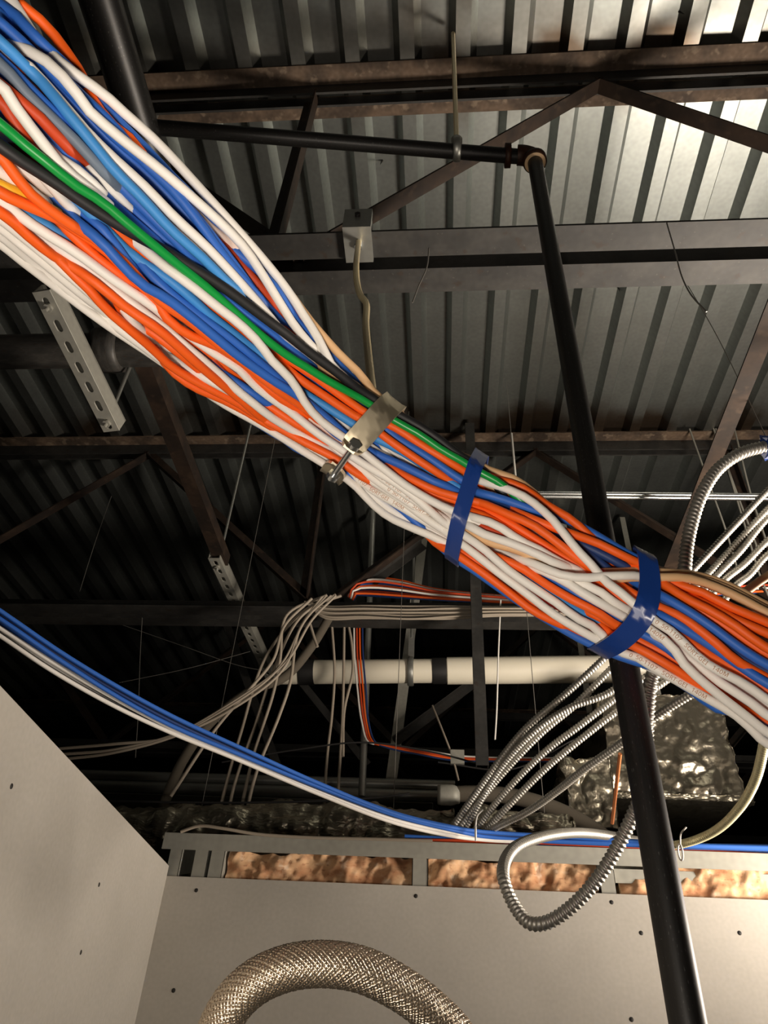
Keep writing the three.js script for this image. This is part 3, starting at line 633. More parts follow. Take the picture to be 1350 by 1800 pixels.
lanes.forEach(L => {
  const c = CAB[L.cab.c], P = L.q.map(s => atD(s.px, s.py, s.d)), far = P.slice();
  far.unshift(P[0].clone().addScaledVector(runIn, 1.2), P[0].clone().addScaledVector(runIn, 0.5)); far.push(P[P.length - 1].clone().addScaledVector(runOut, 0.6), P[P.length - 1].clone().addScaledVector(runOut, 1.6));
  const rad_ = L.cab.c === 'k' ? CR * 1.12 : L.cab.c === 'g' ? CR * 0.92 : CR;
  const letter = L.cab.c === 'w' && ((L.cab.p[0][0] > 630 && L.cab.p[0][0] < 650) || L.cab.p[0][0] === 835 || L.cab.p[0][0] === 1100);
  solo(c.name.replace(/ /g, '_').replace('pinkish_', '') + '_cable', sweep(far, rad_, { n: 300, m: 10, face: letter }), letter ? printed : c.mat,
    cableLabel(L.cab), 'cable', L.cab.label ? 'cables of the thick overhead bundle' : `${c.name} cables of the thick overhead bundle`);
  allCablePts.push(...P);
});

// rings around the bundle follow the hull of the cables they hold
function hullRing(tpx, halfWin, grow) {
  const a = axAt(tpx), C0 = atD(a[1], a[2], a[3]), C1 = atD(a[1] + a[5] * 10, a[2] + a[6] * 10, axAt(tpx + 10)[3]);
  const T = C1.sub(C0).normalize(); let Uv = atD(a[1] - a[6] * 10, a[2] + a[5] * 10, a[3]).sub(C0); Uv.addScaledVector(T, -Uv.dot(T)).normalize();
  let Vv = V().crossVectors(T, Uv).normalize(); if (Vv.dot(EYE.clone().sub(C0)) < 0) Vv.negate();   // towards the eye
  const pts = [];
  for (const p of allCablePts) { const d = p.clone().sub(C0); if (Math.abs(d.dot(T)) < halfWin && d.length() < 0.14) for (let k = 0; k < 10; k++) { const an = k / 10 * Math.PI * 2; pts.push([d.dot(Uv) + Math.cos(an) * (CR + grow), d.dot(Vv) + Math.sin(an) * (CR + grow)]); } }
  pts.sort((p, q) => p[0] - q[0] || p[1] - q[1]);
  const cross = (o, p, q) => (p[0] - o[0]) * (q[1] - o[1]) - (p[1] - o[1]) * (q[0] - o[0]);
  const half = ps => { const h = []; for (const p of ps) { while (h.length > 1 && cross(h[h.length - 2], h[h.length - 1], p) <= 0) h.pop(); h.push(p); } h.pop(); return h; };
  const hull = [...half(pts), ...half(pts.slice().reverse())];
  // even resample
  let len = 0; const seg = hull.map((p, i) => { const q = hull[(i + 1) % hull.length], l = Math.hypot(q[0] - p[0], q[1] - p[1]); len += l; return l; });
  const N = 90, out = []; let i = 0, acc = 0;
  for (let k = 0; k < N; k++) { const s = k / N * len; while (acc + seg[i] < s) acc += seg[i++]; const f = (s - acc) / seg[i], p = hull[i], q = hull[(i + 1) % hull.length]; out.push([p[0] + (q[0] - p[0]) * f, p[1] + (q[1] - p[1]) * f]); }
  return { C: C0, T, U: Uv, V: Vv, loop: out };
}
// a band of given width over part of a ring; shift(u) slides it along the bundle, thick gives real thickness
function band(R, loop, w, thick, shift, closed, wf = () => 1, rim = 0.5) {
  const n = loop.length, pos = [], idx = [], sub = 5, uvs = [];
  const c = loop.reduce((s, p) => [s[0] + p[0] / n, s[1] + p[1] / n], [0, 0]);
  const ring = [];
  for (let i = 0; i < n; i++) {
    const p = loop[i], a = loop[closed ? (i + n - 1) % n : Math.max(0, i - 1)], b = loop[closed ? (i + 1) % n : Math.min(n - 1, i + 1)];
    let nx = b[1] - a[1], ny = -(b[0] - a[0]); const l = Math.hypot(nx, ny) || 1; nx /= l; ny /= l; if (nx * (p[0] - c[0]) + ny * (p[1] - c[1]) < 0 && closed) { nx = -nx; ny = -ny; }
    const sh = shift(p), row = [];
    for (let k = 0; k <= sub; k++) { const f = k / sub - 0.5, cr = thick * 0.9 * (Math.abs(f) > 0.45 ? 1.0 : 0.5); row.push([f * w * wf(i, n) + sh, cr * (Math.abs(f) > 0.45 ? 1 : rim * 2)]); }
    const put = (t, o) => { const q = R.C.clone().addScaledVector(R.T, t).addScaledVector(R.U, p[0] + nx * o).addScaledVector(R.V, p[1] + ny * o); pos.push(q.x, q.y, q.z); uvs.push(i * 0.005, t); };
    row.forEach(([t, o]) => put(t, o + thick / 2)); row.slice().reverse().forEach(([t, o]) => put(t, -thick / 2));
  }
  const m = (sub + 1) * 2, last = closed ? n : n - 1;
  for (let i = 0; i < last; i++) for (let j = 0; j < m; j++) { const a = i * m + j, b = i * m + (j + 1) % m, i2 = (i + 1) % n, c2 = i2 * m + j, d = i2 * m + (j + 1) % m; idx.push(a, b, c2, c2, b, d); }
  if (!closed) for (const e of [0, n - 1]) for (let j = 0; j < sub; j++) { const a = e * m + j, b = a + 1, c2 = e * m + m - 1 - j, d = c2 - 1; idx.push(a, b, c2, c2, b, d); }
  const g = new THREE.BufferGeometry(); g.setAttribute('position', new THREE.Float32BufferAttribute(pos, 3)); g.setAttribute('uv', new THREE.Float32BufferAttribute(uvs, 2)); g.setIndex(idx);
  const q = g.toNonIndexed(); q.computeVertexNormals(); return toCreasedNormals(q, 0.7);
}
{
  const t1 = toTU(820, 893)[0], R1 = hullRing(t1, 0.02, 0.0006);
  solo('blue_tape', band(R1, R1.loop, 0.0165, 0.0007, p => p[0] * 0.36, true), M.tape, 'narrow band of blue tape around the bundle just past the metal clamp', 'tape', 'blue tapes around the bundle');
  const t2 = toTU(1112, 1070)[0], R2 = hullRing(t2, 0.025, 0.0006);
  solo('blue_tape', band(R2, R2.loop, 0.02, 0.0008, p => 0.006 + 0.05 * p[0] - 6.5 * p[0] * p[0], true), M.tape, 'wider band of blue tape around the bundle in front of the drop pipe', 'tape', 'blue tapes around the bundle');
  // metal strap clamp: a band open at the lower front, closed by a bolt
  const t3 = toTU(645, 766)[0], R3 = hullRing(t3, 0.03, 0.0012), n = R3.loop.length;
  const us = R3.loop.map(p => p[0]), uMax = Math.max(...us), uMin = Math.min(...us), uc = (uMax + uMin) / 2, hw = (uMax - uMin) / 2;
  const isGap = p => p[1] > 0.005 && p[0] > uc + hw * 0.28 && p[0] < uc + hw * 0.80;
  let st = 0; for (let i = 0; i < n; i++) if (isGap(R3.loop[i]) && !isGap(R3.loop[(i + 1) % n])) st = i + 1;
  const arc = []; for (let i = 0; i < n; i++) { const p = R3.loop[(st + i) % n]; if (isGap(p)) break; arc.push(p); }
  for (const p of arc) if (p[1] > 0) p[1] += 0.007 * Math.sqrt(Math.max(0, 1 - ((p[0] - uc) / hw) ** 2));
  const mid = arc.reduce((s, p) => [s[0] + p[0] / arc.length, s[1] + p[1] / arc.length], [0, 0]);
  // flared ears at both ends, standing off the cables
  const ear = (p, q, up) => { const d = [p[0] - q[0], p[1] - q[1]], l = Math.hypot(...d) || 1; d[0] /= l; d[1] /= l; return [[p[0] + d[0] * 0.004, p[1] + d[1] * 0.004 + up * 0.35], [p[0] + d[0] * 0.006, p[1] + d[1] * 0.006 + up]]; };
  const e0 = ear(arc[0], arc[2], 0.012), e1 = ear(arc[arc.length - 1], arc[arc.length - 3], 0.012);
  const full = [e0[1], e0[0], ...arc, e1[0], e1[1]];
  const cl = thing('strap_clamp', 'shiny metal strap clamp around the cable bundle, closed by a bolt', 'clamp', null, R3.C);
  // orient the arc so that its outward side is the upper one
  const g = band({ ...R3 }, full, 0.025, 0.0016, p => -p[0] * 0.06, false, (i, n) => { const e = Math.min(i, n - 1 - i); return e === 0 ? 0.5 : e === 1 ? 0.8 : e === 2 ? 0.94 : 1; }, 0.15); part('strap', g, M.strap, cl);
  const W3 = p => R3.C.clone().addScaledVector(R3.U, p[0]).addScaledVector(R3.V, p[1]);
  const hi = full[full.length - 1][0] < full[0][0] ? full[full.length - 1] : full[0], lo = hi === full[0] ? full[full.length - 1] : full[0];
  const bA = W3([hi[0] - 0.006, hi[1] - 0.004]), bB = W3([lo[0] + 0.008, lo[1] - 0.004]), bd = bB.clone().sub(bA).normalize();
  part('bolt_shank', rod(bA, bB, 0.0032, 14), M.zinc, cl); part('bolt_head', hexHead(bB, bd, 0.0068, 0.006), M.zinc, cl); part('nut', hexHead(bA.clone().addScaledVector(bd, -0.004), bd, 0.0068, 0.006), M.zinc, cl);
  // hanger rod, cranked, from the beam clamp to the strap
  const bracket = atY(630, 428, 3.515), bx = bracket.x, bz = bracket.z;
  const vMin = Math.min(...R3.loop.map(p => p[1])), endTop = W3([uMin * 0.35, vMin * 0.8]);
  const k1 = atD(626, 470, 1.29), k2 = atD(628, 500, 1.24), k3 = atD(634, 520, 1.205), k4 = atD(643, 532, 1.185), k5 = atD(643, 570, 1.12);
  const hr = thing('hanger_rod', 'cranked bright threaded rod holding the strap clamp', 'rod', null, endTop);
  part('rod', sweep([V(bx, 3.535, bz), k1, k2, k3, k4, k5, endTop], 0.0056, { n: 80, m: 12 }), M.brass, hr);
  const bc = thing('beam_clamp', 'small cast beam clamp gripping the lower chord of the nearest joist', 'clamp', null, V(bx, 3.515, bz));
  const c0 = bracket; const x0 = bx - 0.028, x1 = bx + 0.028, z0 = JZ[1] + 0.012, z1 = JZ[1] + 0.09;
  part('jaw', merge([boxAt(x0, x1, 3.507, 3.519, z0, z1), boxAt(x0, x1, 3.519, 3.575, z1 - 0.012, z1), boxAt(x0, x1, 3.54, 3.552, z0 + 0.02, z1 - 0.012)]), M.galv, bc);
  part('set_screw', hexHead(V(bx, 3.548, z1), V(0, 0, 1), 0.006, 0.006), M.screw, bc);
  part('jam_nut', hexHead(V(bx, 3.507, bz), V(0, -1, 0), 0.0085, 0.008), M.zinc, bc);
}

// ---------------------------------------------------------------- pipe, bundle and cables on the second joist
{
  const z = -2.6, A = atZ(490, 1182, z), B = atZ(1085, 1176, z), d = B.clone().sub(A).normalize(), r = 0.047;
  const g = thing('white_pipe', 'fat white plastic pipe with black bands hanging beyond the second joist', 'pipe', null, A);
  part('pipe_body', rod(A, B.clone().addScaledVector(d, 1.6), r, 32), M.pvc, g);
  const bandAt = (px, w) => { const c = atZ(px, 1179, z), t = c.clone().sub(A).dot(d); return lathe([[r, 0], [r + 0.004, 0.002], [r + 0.004, w - 0.002], [r, w]], A.clone().addScaledVector(d, t - w / 2), B.clone().addScaledVector(d, 3), 32); };
  part('rubber_band', bandAt(540, 0.062), M.band, g); part('rubber_band', bandAt(772, 0.056), M.band, g);
  part('split_sleeve', merge([(() => { const c = atZ(786, 1179, z), t = c.clone().sub(A).dot(d); return lathe([[r, 0], [r + 0.006, 0], [r + 0.006, 1.6], [r, 1.6]], A.clone().addScaledVector(d, t), B.clone().addScaledVector(d, 5), 32).toNonIndexed(); })()]), M.pvc, g);
  const s = atZ(722, 1180, z), h = thing('pipe_strap', 'galvanized strap hanger around the fat white pipe', 'hanger', null, s);
  const tor = new THREE.TorusGeometry(r + 0.008, 0.003, 8, 32); tor.scale(1, 1, 4); tor.rotateY(Math.PI / 2); tor.translate(s.x, s.y, s.z); part('loop', tor, M.galv, h);
  part('strap_tail', boxAt(s.x - 0.012, s.x + 0.012, s.y + r, s.y + r + 0.12, s.z - 0.003, s.z + 0.003), M.galv, h); part('hanger_rod', rod(V(s.x, s.y + r + 0.1, s.z), V(s.x, DECK, s.z), 0.006), M.galv, h);
}
const line = (str, z) => str.split(' ').map(q => { const [x, y, k] = q.split(',').map(Number); return atZ(x, y, k || z); });
const cab = (name, mat, str, z, r, label, group, o = {}) => solo(name, sweep(carry(line(str, z), 0, o.on || 0), r, { n: o.n || 60, m: o.m || 8, ...o }), mat, label, o.cat || 'cable', group);
{
  // red, white and blue run lying on the second joist, dropping over its left end
  const cols = ['o', 'w', 'r', 'b', 'o', 'w', 'n', 'r', 'o', 'b'];
  cols.forEach((c, i) => {
    const dy = (i - 4.5) * 3.6, zz = -2.33 + (i % 3) * 0.03, fan = i * 2.2;
    cab(CAB[c].name.replace(/ /g, '_') + '_cable', CAB[c].mat, `${612 + i},${1052 + dy * 0.2} ${622},${1036 + dy * 0.7} 650,${1031 + dy} 700,${1035 + dy * 0.95} 760,${1044 + dy * 0.6} 830,${1050 + dy * 0.45} 900,${1055 + dy * 0.4} 960,${1060 + dy * 0.4} 1100,${1050 + dy * 0.4} 1300,${1035 + dy * 0.5} 1420,${1030 + dy * 0.5}`, zz, 0.0042,
      `${ORD[i]} cable from the top, ${CAB[c].name}, in the coloured run on the second joist`, 'small coloured run on the second joist', { n: 110, on: 2 });
  });
  // their tails hanging below the chord
  ['w', 'r', 'o', 'n'].forEach((c, i) => cab(CAB[c].name.replace(/ /g, '_') + '_cable', CAB[c].mat, `${622 + i * 5},1096 ${623 + i * 5},1150 ${628 + i * 5},1210 ${636 + i * 4},1270 ${648 + i * 4},1305 680,${1308 + i * 2} 740,${1318 + i * 3} 800,${1328 + i * 3} 870,${1332 + i * 2} 980,${1333 + i * 2}`, -2.42, 0.0034, `${CAB[c].name} cable dropping from the second joist and turning right`, 'cables dropping from the second joist', { n: 70 }));
  // grey cables along the chord, draping over it to the left
  for (let i = 0; i < 7; i++) { const y = 1066 + i * 3.6;
    cab('grey_cable', M.greyCable, `${535 + i * 4},${y - 8} 575,${y} 640,${y - 1 + (i % 2)} 720,${y + (i % 3) * 2} 790,${y} 870,${y + 1 - i} 960,${y - i} 1100,${y - 12}`, -2.2 + (i % 2) * 0.012, 0.004, `${ORD[i]} grey cable from the top strapped along the second joist's lower chord`, 'grey cables along the second joist'); }
  const drape = [[600, 1047, 540, 1070, 470, 1150, 420, 1300, 392, 1400, 380, 1455], [590, 1045, 528, 1085, 480, 1180, 450, 1270, 412, 1380, 395, 1460], [575, 1046, 505, 1080, 492, 1160, 480, 1220, 445, 1330, 415, 1462], [565, 1050, 525, 1110, 510, 1200, 490, 1260, 450, 1360, 425, 1466], [548, 1052, 500, 1100, 480, 1160, 440, 1210, 380, 1280, 300, 1400]];
  drape.forEach((p, i) => { const s = []; for (let k = 0; k < p.length; k += 2) s.push(`${p[k]},${p[k + 1]}`); cab('grey_cable', M.greyCable, s.join(' '), -2.1 + i * 0.012, 0.0052, `${ORD[[1, 2, 3, 4, 0][i]]} from the left of five grey cables draping over the second joist`, 'grey cables draping over the second joist'); });
  [[590, 1047, 548, 1090, 510, 1155, 480, 1185, 400, 1240, 310, 1290, 200, 1318, 110, 1326], [582, 1047, 540, 1085, 500, 1160, 470, 1195, 390, 1250, 300, 1296, 200, 1308, 105, 1316], [572, 1049, 530, 1100, 505, 1165, 475, 1200, 380, 1262, 290, 1300, 190, 1325, 118, 1334]].forEach((p, i) => { const s = []; for (let k = 0; k < p.length; k += 2) s.push(`${p[k]},${p[k + 1]}`); cab('grey_cable', M.greyCable, s.join(' '), -2.0, 0.0045, `${['middle', 'uppermost', 'lowest'][i]} of three pale grey cables swinging left below the second joist`, 'pale grey cables swinging left'); });
  cab('black_hose', M.foam, '585,1075 545,1140 500,1190 440,1215 370,1270 320,1340 290,1410 270,1480', -2.25, 0.016, 'dark insulated hose curving down behind the draped grey cables', null, { cat: 'hose', m: 14 });
  for (const [a, b] of [['583,1096 588,1180 583,1260 575,1330 570,1420', 'leftmost'], ['605,1096 604,1180 602,1260 598,1330 594,1400', 'middle'], ['612,1096 618,1130 620,1180 605,1250 603,1330', 'rightmost']]) cab('grey_cable', M.greyCable, a, -2.35, 0.005, `${b} of three grey cables hanging straight down below the second joist`, 'grey cables hanging straight down');
  solo('cable_stub', sweep(line('545,1097 552,1120 558,1137', -2.2), 0.005, { n: 8 }), M.greyCable, 'short cut cable end poking out below the second joist', 'cable');
}
// uprights and straps beyond
{
  const up = (px, py0, py1, z, w, d, mat, label, name = 'vertical_strut', cat = 'strut') => { const a = atZ(px, (py0 + py1) / 2, z); const y0 = atZ(px, py1, z).y, y1 = atZ(px, py0, z).y; return solo(name, boxAt(a.x - w / 2, a.x + w / 2, y0, y1, z - d / 2, z + d / 2), mat, label, cat); };
  { const a = atZ(842, 1180, -2.15), y0 = atZ(846, 1345, -2.15).y; solo('vertical_strut', run(chanSec(0.038, 0.03, 0.003), V(a.x, y0, -2.15), V(a.x, DECK, -2.15), V(0, 0, -1)), M.primer, 'dark upright channel crossing in front of the white pipe', 'strut'); }
  { const B = atZ(684, 1400, -2.95), A = atZ(742, 960, -2.95); A.addScaledVector(A.clone().sub(B).normalize(), (DECK - A.y) / A.clone().sub(B).normalize().y); solo('flat_strap', run(rectSec(0.045, 0.006), A, B, V(0, 0, 1)), M.galvDull, 'leaning flat metal strap behind the white pipe', 'strap'); }
  { const A = atZ(648, 1000, -2.75).setY(DECK), B = atZ(636, 1400, -2.75); solo('steel_conduit', rod(A, B, 0.014, 14), M.galv, 'upright bright conduit behind the left part of the white pipe', 'conduit'); }
  solo('wall_conduit', rod(atZ(899, 762, -2.2), atZ(909, 870, -2.2), 0.005), M.tie, 'thin white rod hanging below the second joist left of the drop pipe', 'rod');
  // braces between lower chords
  for (const [x0, y0, x1, y1, z, l] of [[488, 1160, 640, 1350, -2.9, 'grey brace sloping down right below the white pipe'], [845, 1185, 690, 1300, -2.9, 'grey brace sloping down left below the white pipe'], [385, 1077, 492, 1380, -3.1, 'dark brace behind the draped grey cables'], [740, 955, 650, 1020, -2.32, 'dark brace meeting the coloured cable run']]) solo('steel_brace', run(angleSec(0.035, 0.035, 0.004), atZ(x0, y0, z), atZ(x1, y1, z), V(0, 0, 1)), M.primer, l, 'brace');
  // hanger wires and ties
  const wire = (str, z, label, r = 0.0014, mat = M.wire, hang) => { const p = line(str, z); if (hang) { const d = p[0].clone().sub(p[1]).normalize(); p.unshift(p[0].clone().addScaledVector(d, (DECK - p[0].y) / d.y)); } return solo('hanger_wire', sweep(p, r, { n: 24, m: 6 }), mat, label, 'wire'); };
  wire('880,1055 876,1150 873,1250 870,1300', -2.215, 'white tie wire hanging in front of the white pipe', 0.0028, M.tie);
  wire('754,436 750,470 735,505 725,532', -0.77, 'bent tie wire dangling from the nearest joist');
  wire('1172,392 1186,440 1200,490 1216,520 1242,548', -0.75, 'twisted wire wrapped over the nearest joist at the right');
  wire('1190,470 1260,590 1345,765 1400,880', -1.3, 'long taut wire slanting to the right edge');
  wire('250,1086 246,1160 243,1250 238,1332', -2.215, 'thin wire hanging in the dark left of the draped cables');
  wire('205,1095 320,1135 420,1170 470,1180', -2.6, 'wire sloping right behind the draped cables'); wire('210,1200 330,1175 440,1145', -2.6, 'wire rising right behind the draped cables');
  wire('196,872 185,902 165,960 140,1040', -2.35, 'stiff wire poking down from the roof in the dark left corner');
  for (const [a, b, l] of [['1279,822 1300,880 1330,960', -2.2, 'first'], ['1250,860 1275,930 1296,1000', -2.2, 'second'], ['1300,790 1320,870 1350,960', -2.2, 'third'], ['1320,960 1335,1010 1352,1050', -2.2, 'fourth']]) wire(a, b, `${l} of the thin hanger rods behind the flexible conduits at the right`, 0.004, M.galvDull, true);
  wire('770,1340 900,1352 1010,1300 1020,1298', -2.3, 'black wire looping low behind the conduits', 0.003, M.band); wire('390,1340 520,1318 640,1305 760,1322 850,1345', -2.2, 'thin black cable strung level above the partition', 0.003, M.band);
  wire('180,1408 400,1411 560,1408 660,1402 720,1395', -1.95, 'thin black cable strung just above the foil duct', 0.003, M.band);
  wire('760,1240 780,1290 795,1330 806,1372', -2.3, 'thin grey tie hanging from the sloping brace', 0.0035, M.greyCable);
  { const a = atZ(804, 1332, -2.3); solo('junction_clip', boxAt(a.x - 0.022, a.x + 0.022, a.y - 0.022, a.y + 0.022, a.z - 0.01, a.z + 0.012), M.galvDull, 'small square clip holding orange cables', 'clip'); }
}

// ---------------------------------------------------------------- ducts behind the partition
function crumple(g, amp, f, s) { const p = g.attributes.position, n = g.attributes.normal; for (let i = 0; i < p.count; i++) { const x = p.getX(i), y = p.getY(i), z = p.getZ(i); const k = amp * (Math.abs(fbm(x * f, y * f, z * f + s, 4)) * 2.2 - 0.35); p.setXYZ(i, x + n.getX(i) * k, y + n.getY(i) * k, z + n.getZ(i) * k); } g.computeVertexNormals(); return g; }
function lumpyBox(x0, x1, y0, y1, z0, z1, amp, f, s, taper = 0) {
  let g = new THREE.BoxGeometry(x1 - x0, y1 - y0, z1 - z0, 60, 40, 30); g.deleteAttribute('uv'); g.deleteAttribute('normal'); g = mergeVertices(g); g.computeVertexNormals();
  g.translate((x0 + x1) / 2, (y0 + y1) / 2, (z0 + z1) / 2); crumple(g, amp, f, s); return metreUV(g);
}
{
  const z = -2.35, a = atZ(1050, 1215, z), b = atZ(1312, 1405, z);
  const g = thing('foil_wrapped_duct', 'large box duct wrapped in crumpled silver foil at the right', 'duct', null, V(a.x, b.y, z));
  part('foil_jacket', lumpyBox(a.x, b.x, b.y, a.y, z - 0.9, z, 0.03, 6, 3), M.foil, g);
  for (const k of [0.15, 0.85]) { const x = a.x + (b.x - a.x) * k; part('hanger_strap', boxAt(x - 0.012, x + 0.012, a.y - 0.02, DECK, z - 0.45, z - 0.448), M.galvDull, g); }
  part('foil_seam', lumpyBox(a.x - 0.01, b.x + 0.02, b.y - 0.012, b.y + 0.008, z - 0.6, z + 0.012, 0.01, 20, 9), M.foilDull, g);
  const z2 = -2.2; const c = atZ(990, 1330, z2), d = atZ(1090, 1460, z2);
  solo('foil_side_duct', lumpyBox(c.x, d.x, d.y, c.y, z2 - 0.4, z2, 0.03, 6, 7), M.foilDull, 'dim foil covered branch left of the large foil duct', 'duct');
  const flex = (str, zz, r, mat, label, s) => solo('foil_flex_duct', crumple(sweep(line(str, zz), r, { n: 160, m: 40, rf: (t, an) => r * (1 + 0.012 * Math.sin(t * 160)) }), 0.026, 8, s), mat, label, 'duct');
  flex('180,1478 300,1472 420,1470 560,1474 690,1480 800,1480', -2.08, 0.085, M.foilDull, 'dull foil flexible duct lying low behind the partition', 2);
  flex('828,1446 880,1450 950,1456 1010,1462', -1.93, 0.036, M.foil, 'short bright foil duct just behind the partition top', 5);
  for (const [px, zz, l] of [[345, -2.08, 'left'], [690, -2.08, 'middle'], [960, -1.93, 'right']]) { const p = atZ(px, 1466, zz); solo('hanger_wire', rod(p, V(p.x, DECK, zz), 0.0011, 6), M.wire, `${l} one of three thin wires holding up the foil flexible ducts`, 'wire'); }
  const e = atZ(150, 1362, -3.0), f = atZ(760, 1412, -3.0);
  solo('sheet_metal_duct', boxAt(e.x - 1, f.x, f.y, e.y, -3.3, -3.0), M.galvDull, 'flat grey sheet metal duct beyond the foil duct at the left', 'duct');
  for (const [y, r, l] of [[1378, 0.02, 'upper'], [1398, 0.024, 'lower']]) { const B = atZ(800, y + 3, -2.9), A = V(XL, B.y, -2.9); solo('steel_conduit', rod(A, B, r, 16), M.galv, `${l} of two level grey conduits beyond the partition`, 'conduit'); }
  { const pts = line('770,1398 830,1395 900,1400 970,1420 1030,1450 1080,1488 1110,1530', -2.0); solo('insulated_hose', sweep(pts, 0.021, { n: 60, m: 16 }), M.foam, 'brown foam insulated hose arching down to the partition', 'hose'); }
  { const p = atZ(795, 1395, -2.0); solo('hose_fitting', lathe([[0, 0], [0.024, 0], [0.027, 0.01], [0.027, 0.04], [0.021, 0.06], [0, 0.06]], V(p.x - 0.04, p.y - 0.004, p.z), V(p.x + 1, p.y, p.z)), M.galvDull, 'grey round fitting at the end of the foam hose', 'fitting'); }
}

// ---------------------------------------------------------------- flexible metal conduits
function flexConduit(pts, r, pitch, mat, label, group, on = 1.0, name = 'flexible_conduit') {
  pts = carry(pts, on, 0);
  const c = new THREE.CatmullRomCurve3(pts, false, 'centripetal'), L = c.getLength(), n = Math.min(1900, Math.round(L / pitch * 4));
  return solo(name, sweep(pts, r, { n, m: 12, rf: (s, a) => r * (1 + 0.13 * Math.sin(2 * Math.PI * s / pitch + a)) }), mat, label, 'conduit', group);
}
const path3 = str => str.split(' ').map(q => { const [x, y, d] = q.split(',').map(Number); return atD(x, y, d); });
flexConduit(path3('1420,770,1.12 1345,785,1.1 1300,798,1.09 1262,825,1.08 1234,868,1.06 1216,920,1.04 1207,965,1.02 1203,1010,1.0 1196,1080,0.98 1165,1150,0.96 1146,1190,0.96 1138,1260,0.96 1135,1330,0.97 1128,1392,0.98 1095,1470,0.98 1050,1545,0.98 1000,1598,0.98 960,1622,0.985 930,1622,1.0 903,1590,1.03 886,1548,1.06 886,1520,1.1 903,1492,1.16 945,1473,1.24 1000,1464,1.34 1050,1466,1.44 1110,1476,1.56 1180,1490,1.68'), 0.0088, 0.0068, M.flex, 'thick flexible metal conduit arching down and looping in front of the partition');
[['1420,800,1.5 1350,862,1.5 1290,925,1.48 1220,1000,1.46 1150,1075,1.45 1075,1145,1.45 1000,1215,1.46 920,1285,1.48 850,1375,1.5 790,1462,1.52', 'uppermost'],
 ['1430,830,1.52 1350,895,1.5 1290,960,1.5 1232,1022,1.48 1150,1100,1.46 1075,1175,1.45 1010,1240,1.46 950,1290,1.47 870,1375,1.5 800,1464,1.52', 'second highest'],
 ['1430,850,1.5 1350,910,1.5 1300,970,1.49 1248,1024,1.48 1160,1130,1.46 1075,1215,1.44 1000,1245,1.45 940,1285,1.46 880,1350,1.49 812,1466,1.52', 'third highest'],
 ['1430,890,1.5 1350,950,1.5 1310,990,1.5 1265,1028,1.48 1170,1160,1.46 1085,1225,1.45 1020,1275,1.46 960,1320,1.48 890,1390,1.5 830,1466,1.53', 'fourth highest'],
 ['1430,930,1.5 1350,975,1.5 1318,1010,1.5 1288,1035,1.48 1190,1180,1.46 1085,1250,1.45 1020,1300,1.46 960,1350,1.48 890,1420,1.5 845,1468,1.53', 'lowest']]
  .forEach(([s, l]) => flexConduit(path3(s), 0.0068, 0.0062, M.flex, `${l} of five parallel metal conduits falling left behind the drop pipe`, 'parallel conduits behind the drop pipe'));
flexConduit(path3('1290,1180,1.1 1212,1222,1.15 1140,1268,1.2 1090,1308,1.25 1030,1350,1.3 980,1390,1.36 930,1425,1.42 880,1450,1.48 850,1466,1.52'), 0.0066, 0.006, M.flex, 'bright thin metal conduit crossing the foil duct and drop pipe', null, 0.5);
flexConduit(path3('1400,1180,1.0 1352,1255,1.05 1342,1315,1.1 1328,1370,1.16 1300,1420,1.24 1258,1460,1.32 1205,1482,1.4 1150,1490,1.46'), 0.0072, 0.0062, M.flexYellow, 'pale yellow flexible conduit curving down at the right edge', null, 0.2);
{ const p = atZ(1342, 785, -1); const q = atD(1347, 782, 1.1); solo('blue_tape_knot', (() => { const g = new THREE.IcosahedronGeometry(0.02, 3); g.translate(q.x + 0.012, q.y, q.z); crumple(g, 0.016, 60, 3); return metreUV(g); })(), M.tape, 'scrap of blue tape round the thick conduit at the right edge', 'tape'); }
solo('copper_rod', rod(atD(1090, 1325, 1.35), atD(1076, 1447, 1.42), 0.0036), M.copper, 'thin bare copper rod left of the drop pipe', 'rod');
// pale cable stub at the right edge
solo('tan_cable', sweep(carry(path3('1308,1042,0.9 1335,1022,0.9 1362,1005,0.9 1420,975,0.9'), 0, 0.9), 0.0055, { n: 40 }), CAB.t.mat, 'tan cable end pointing at the bundle at the right edge', 'cable');

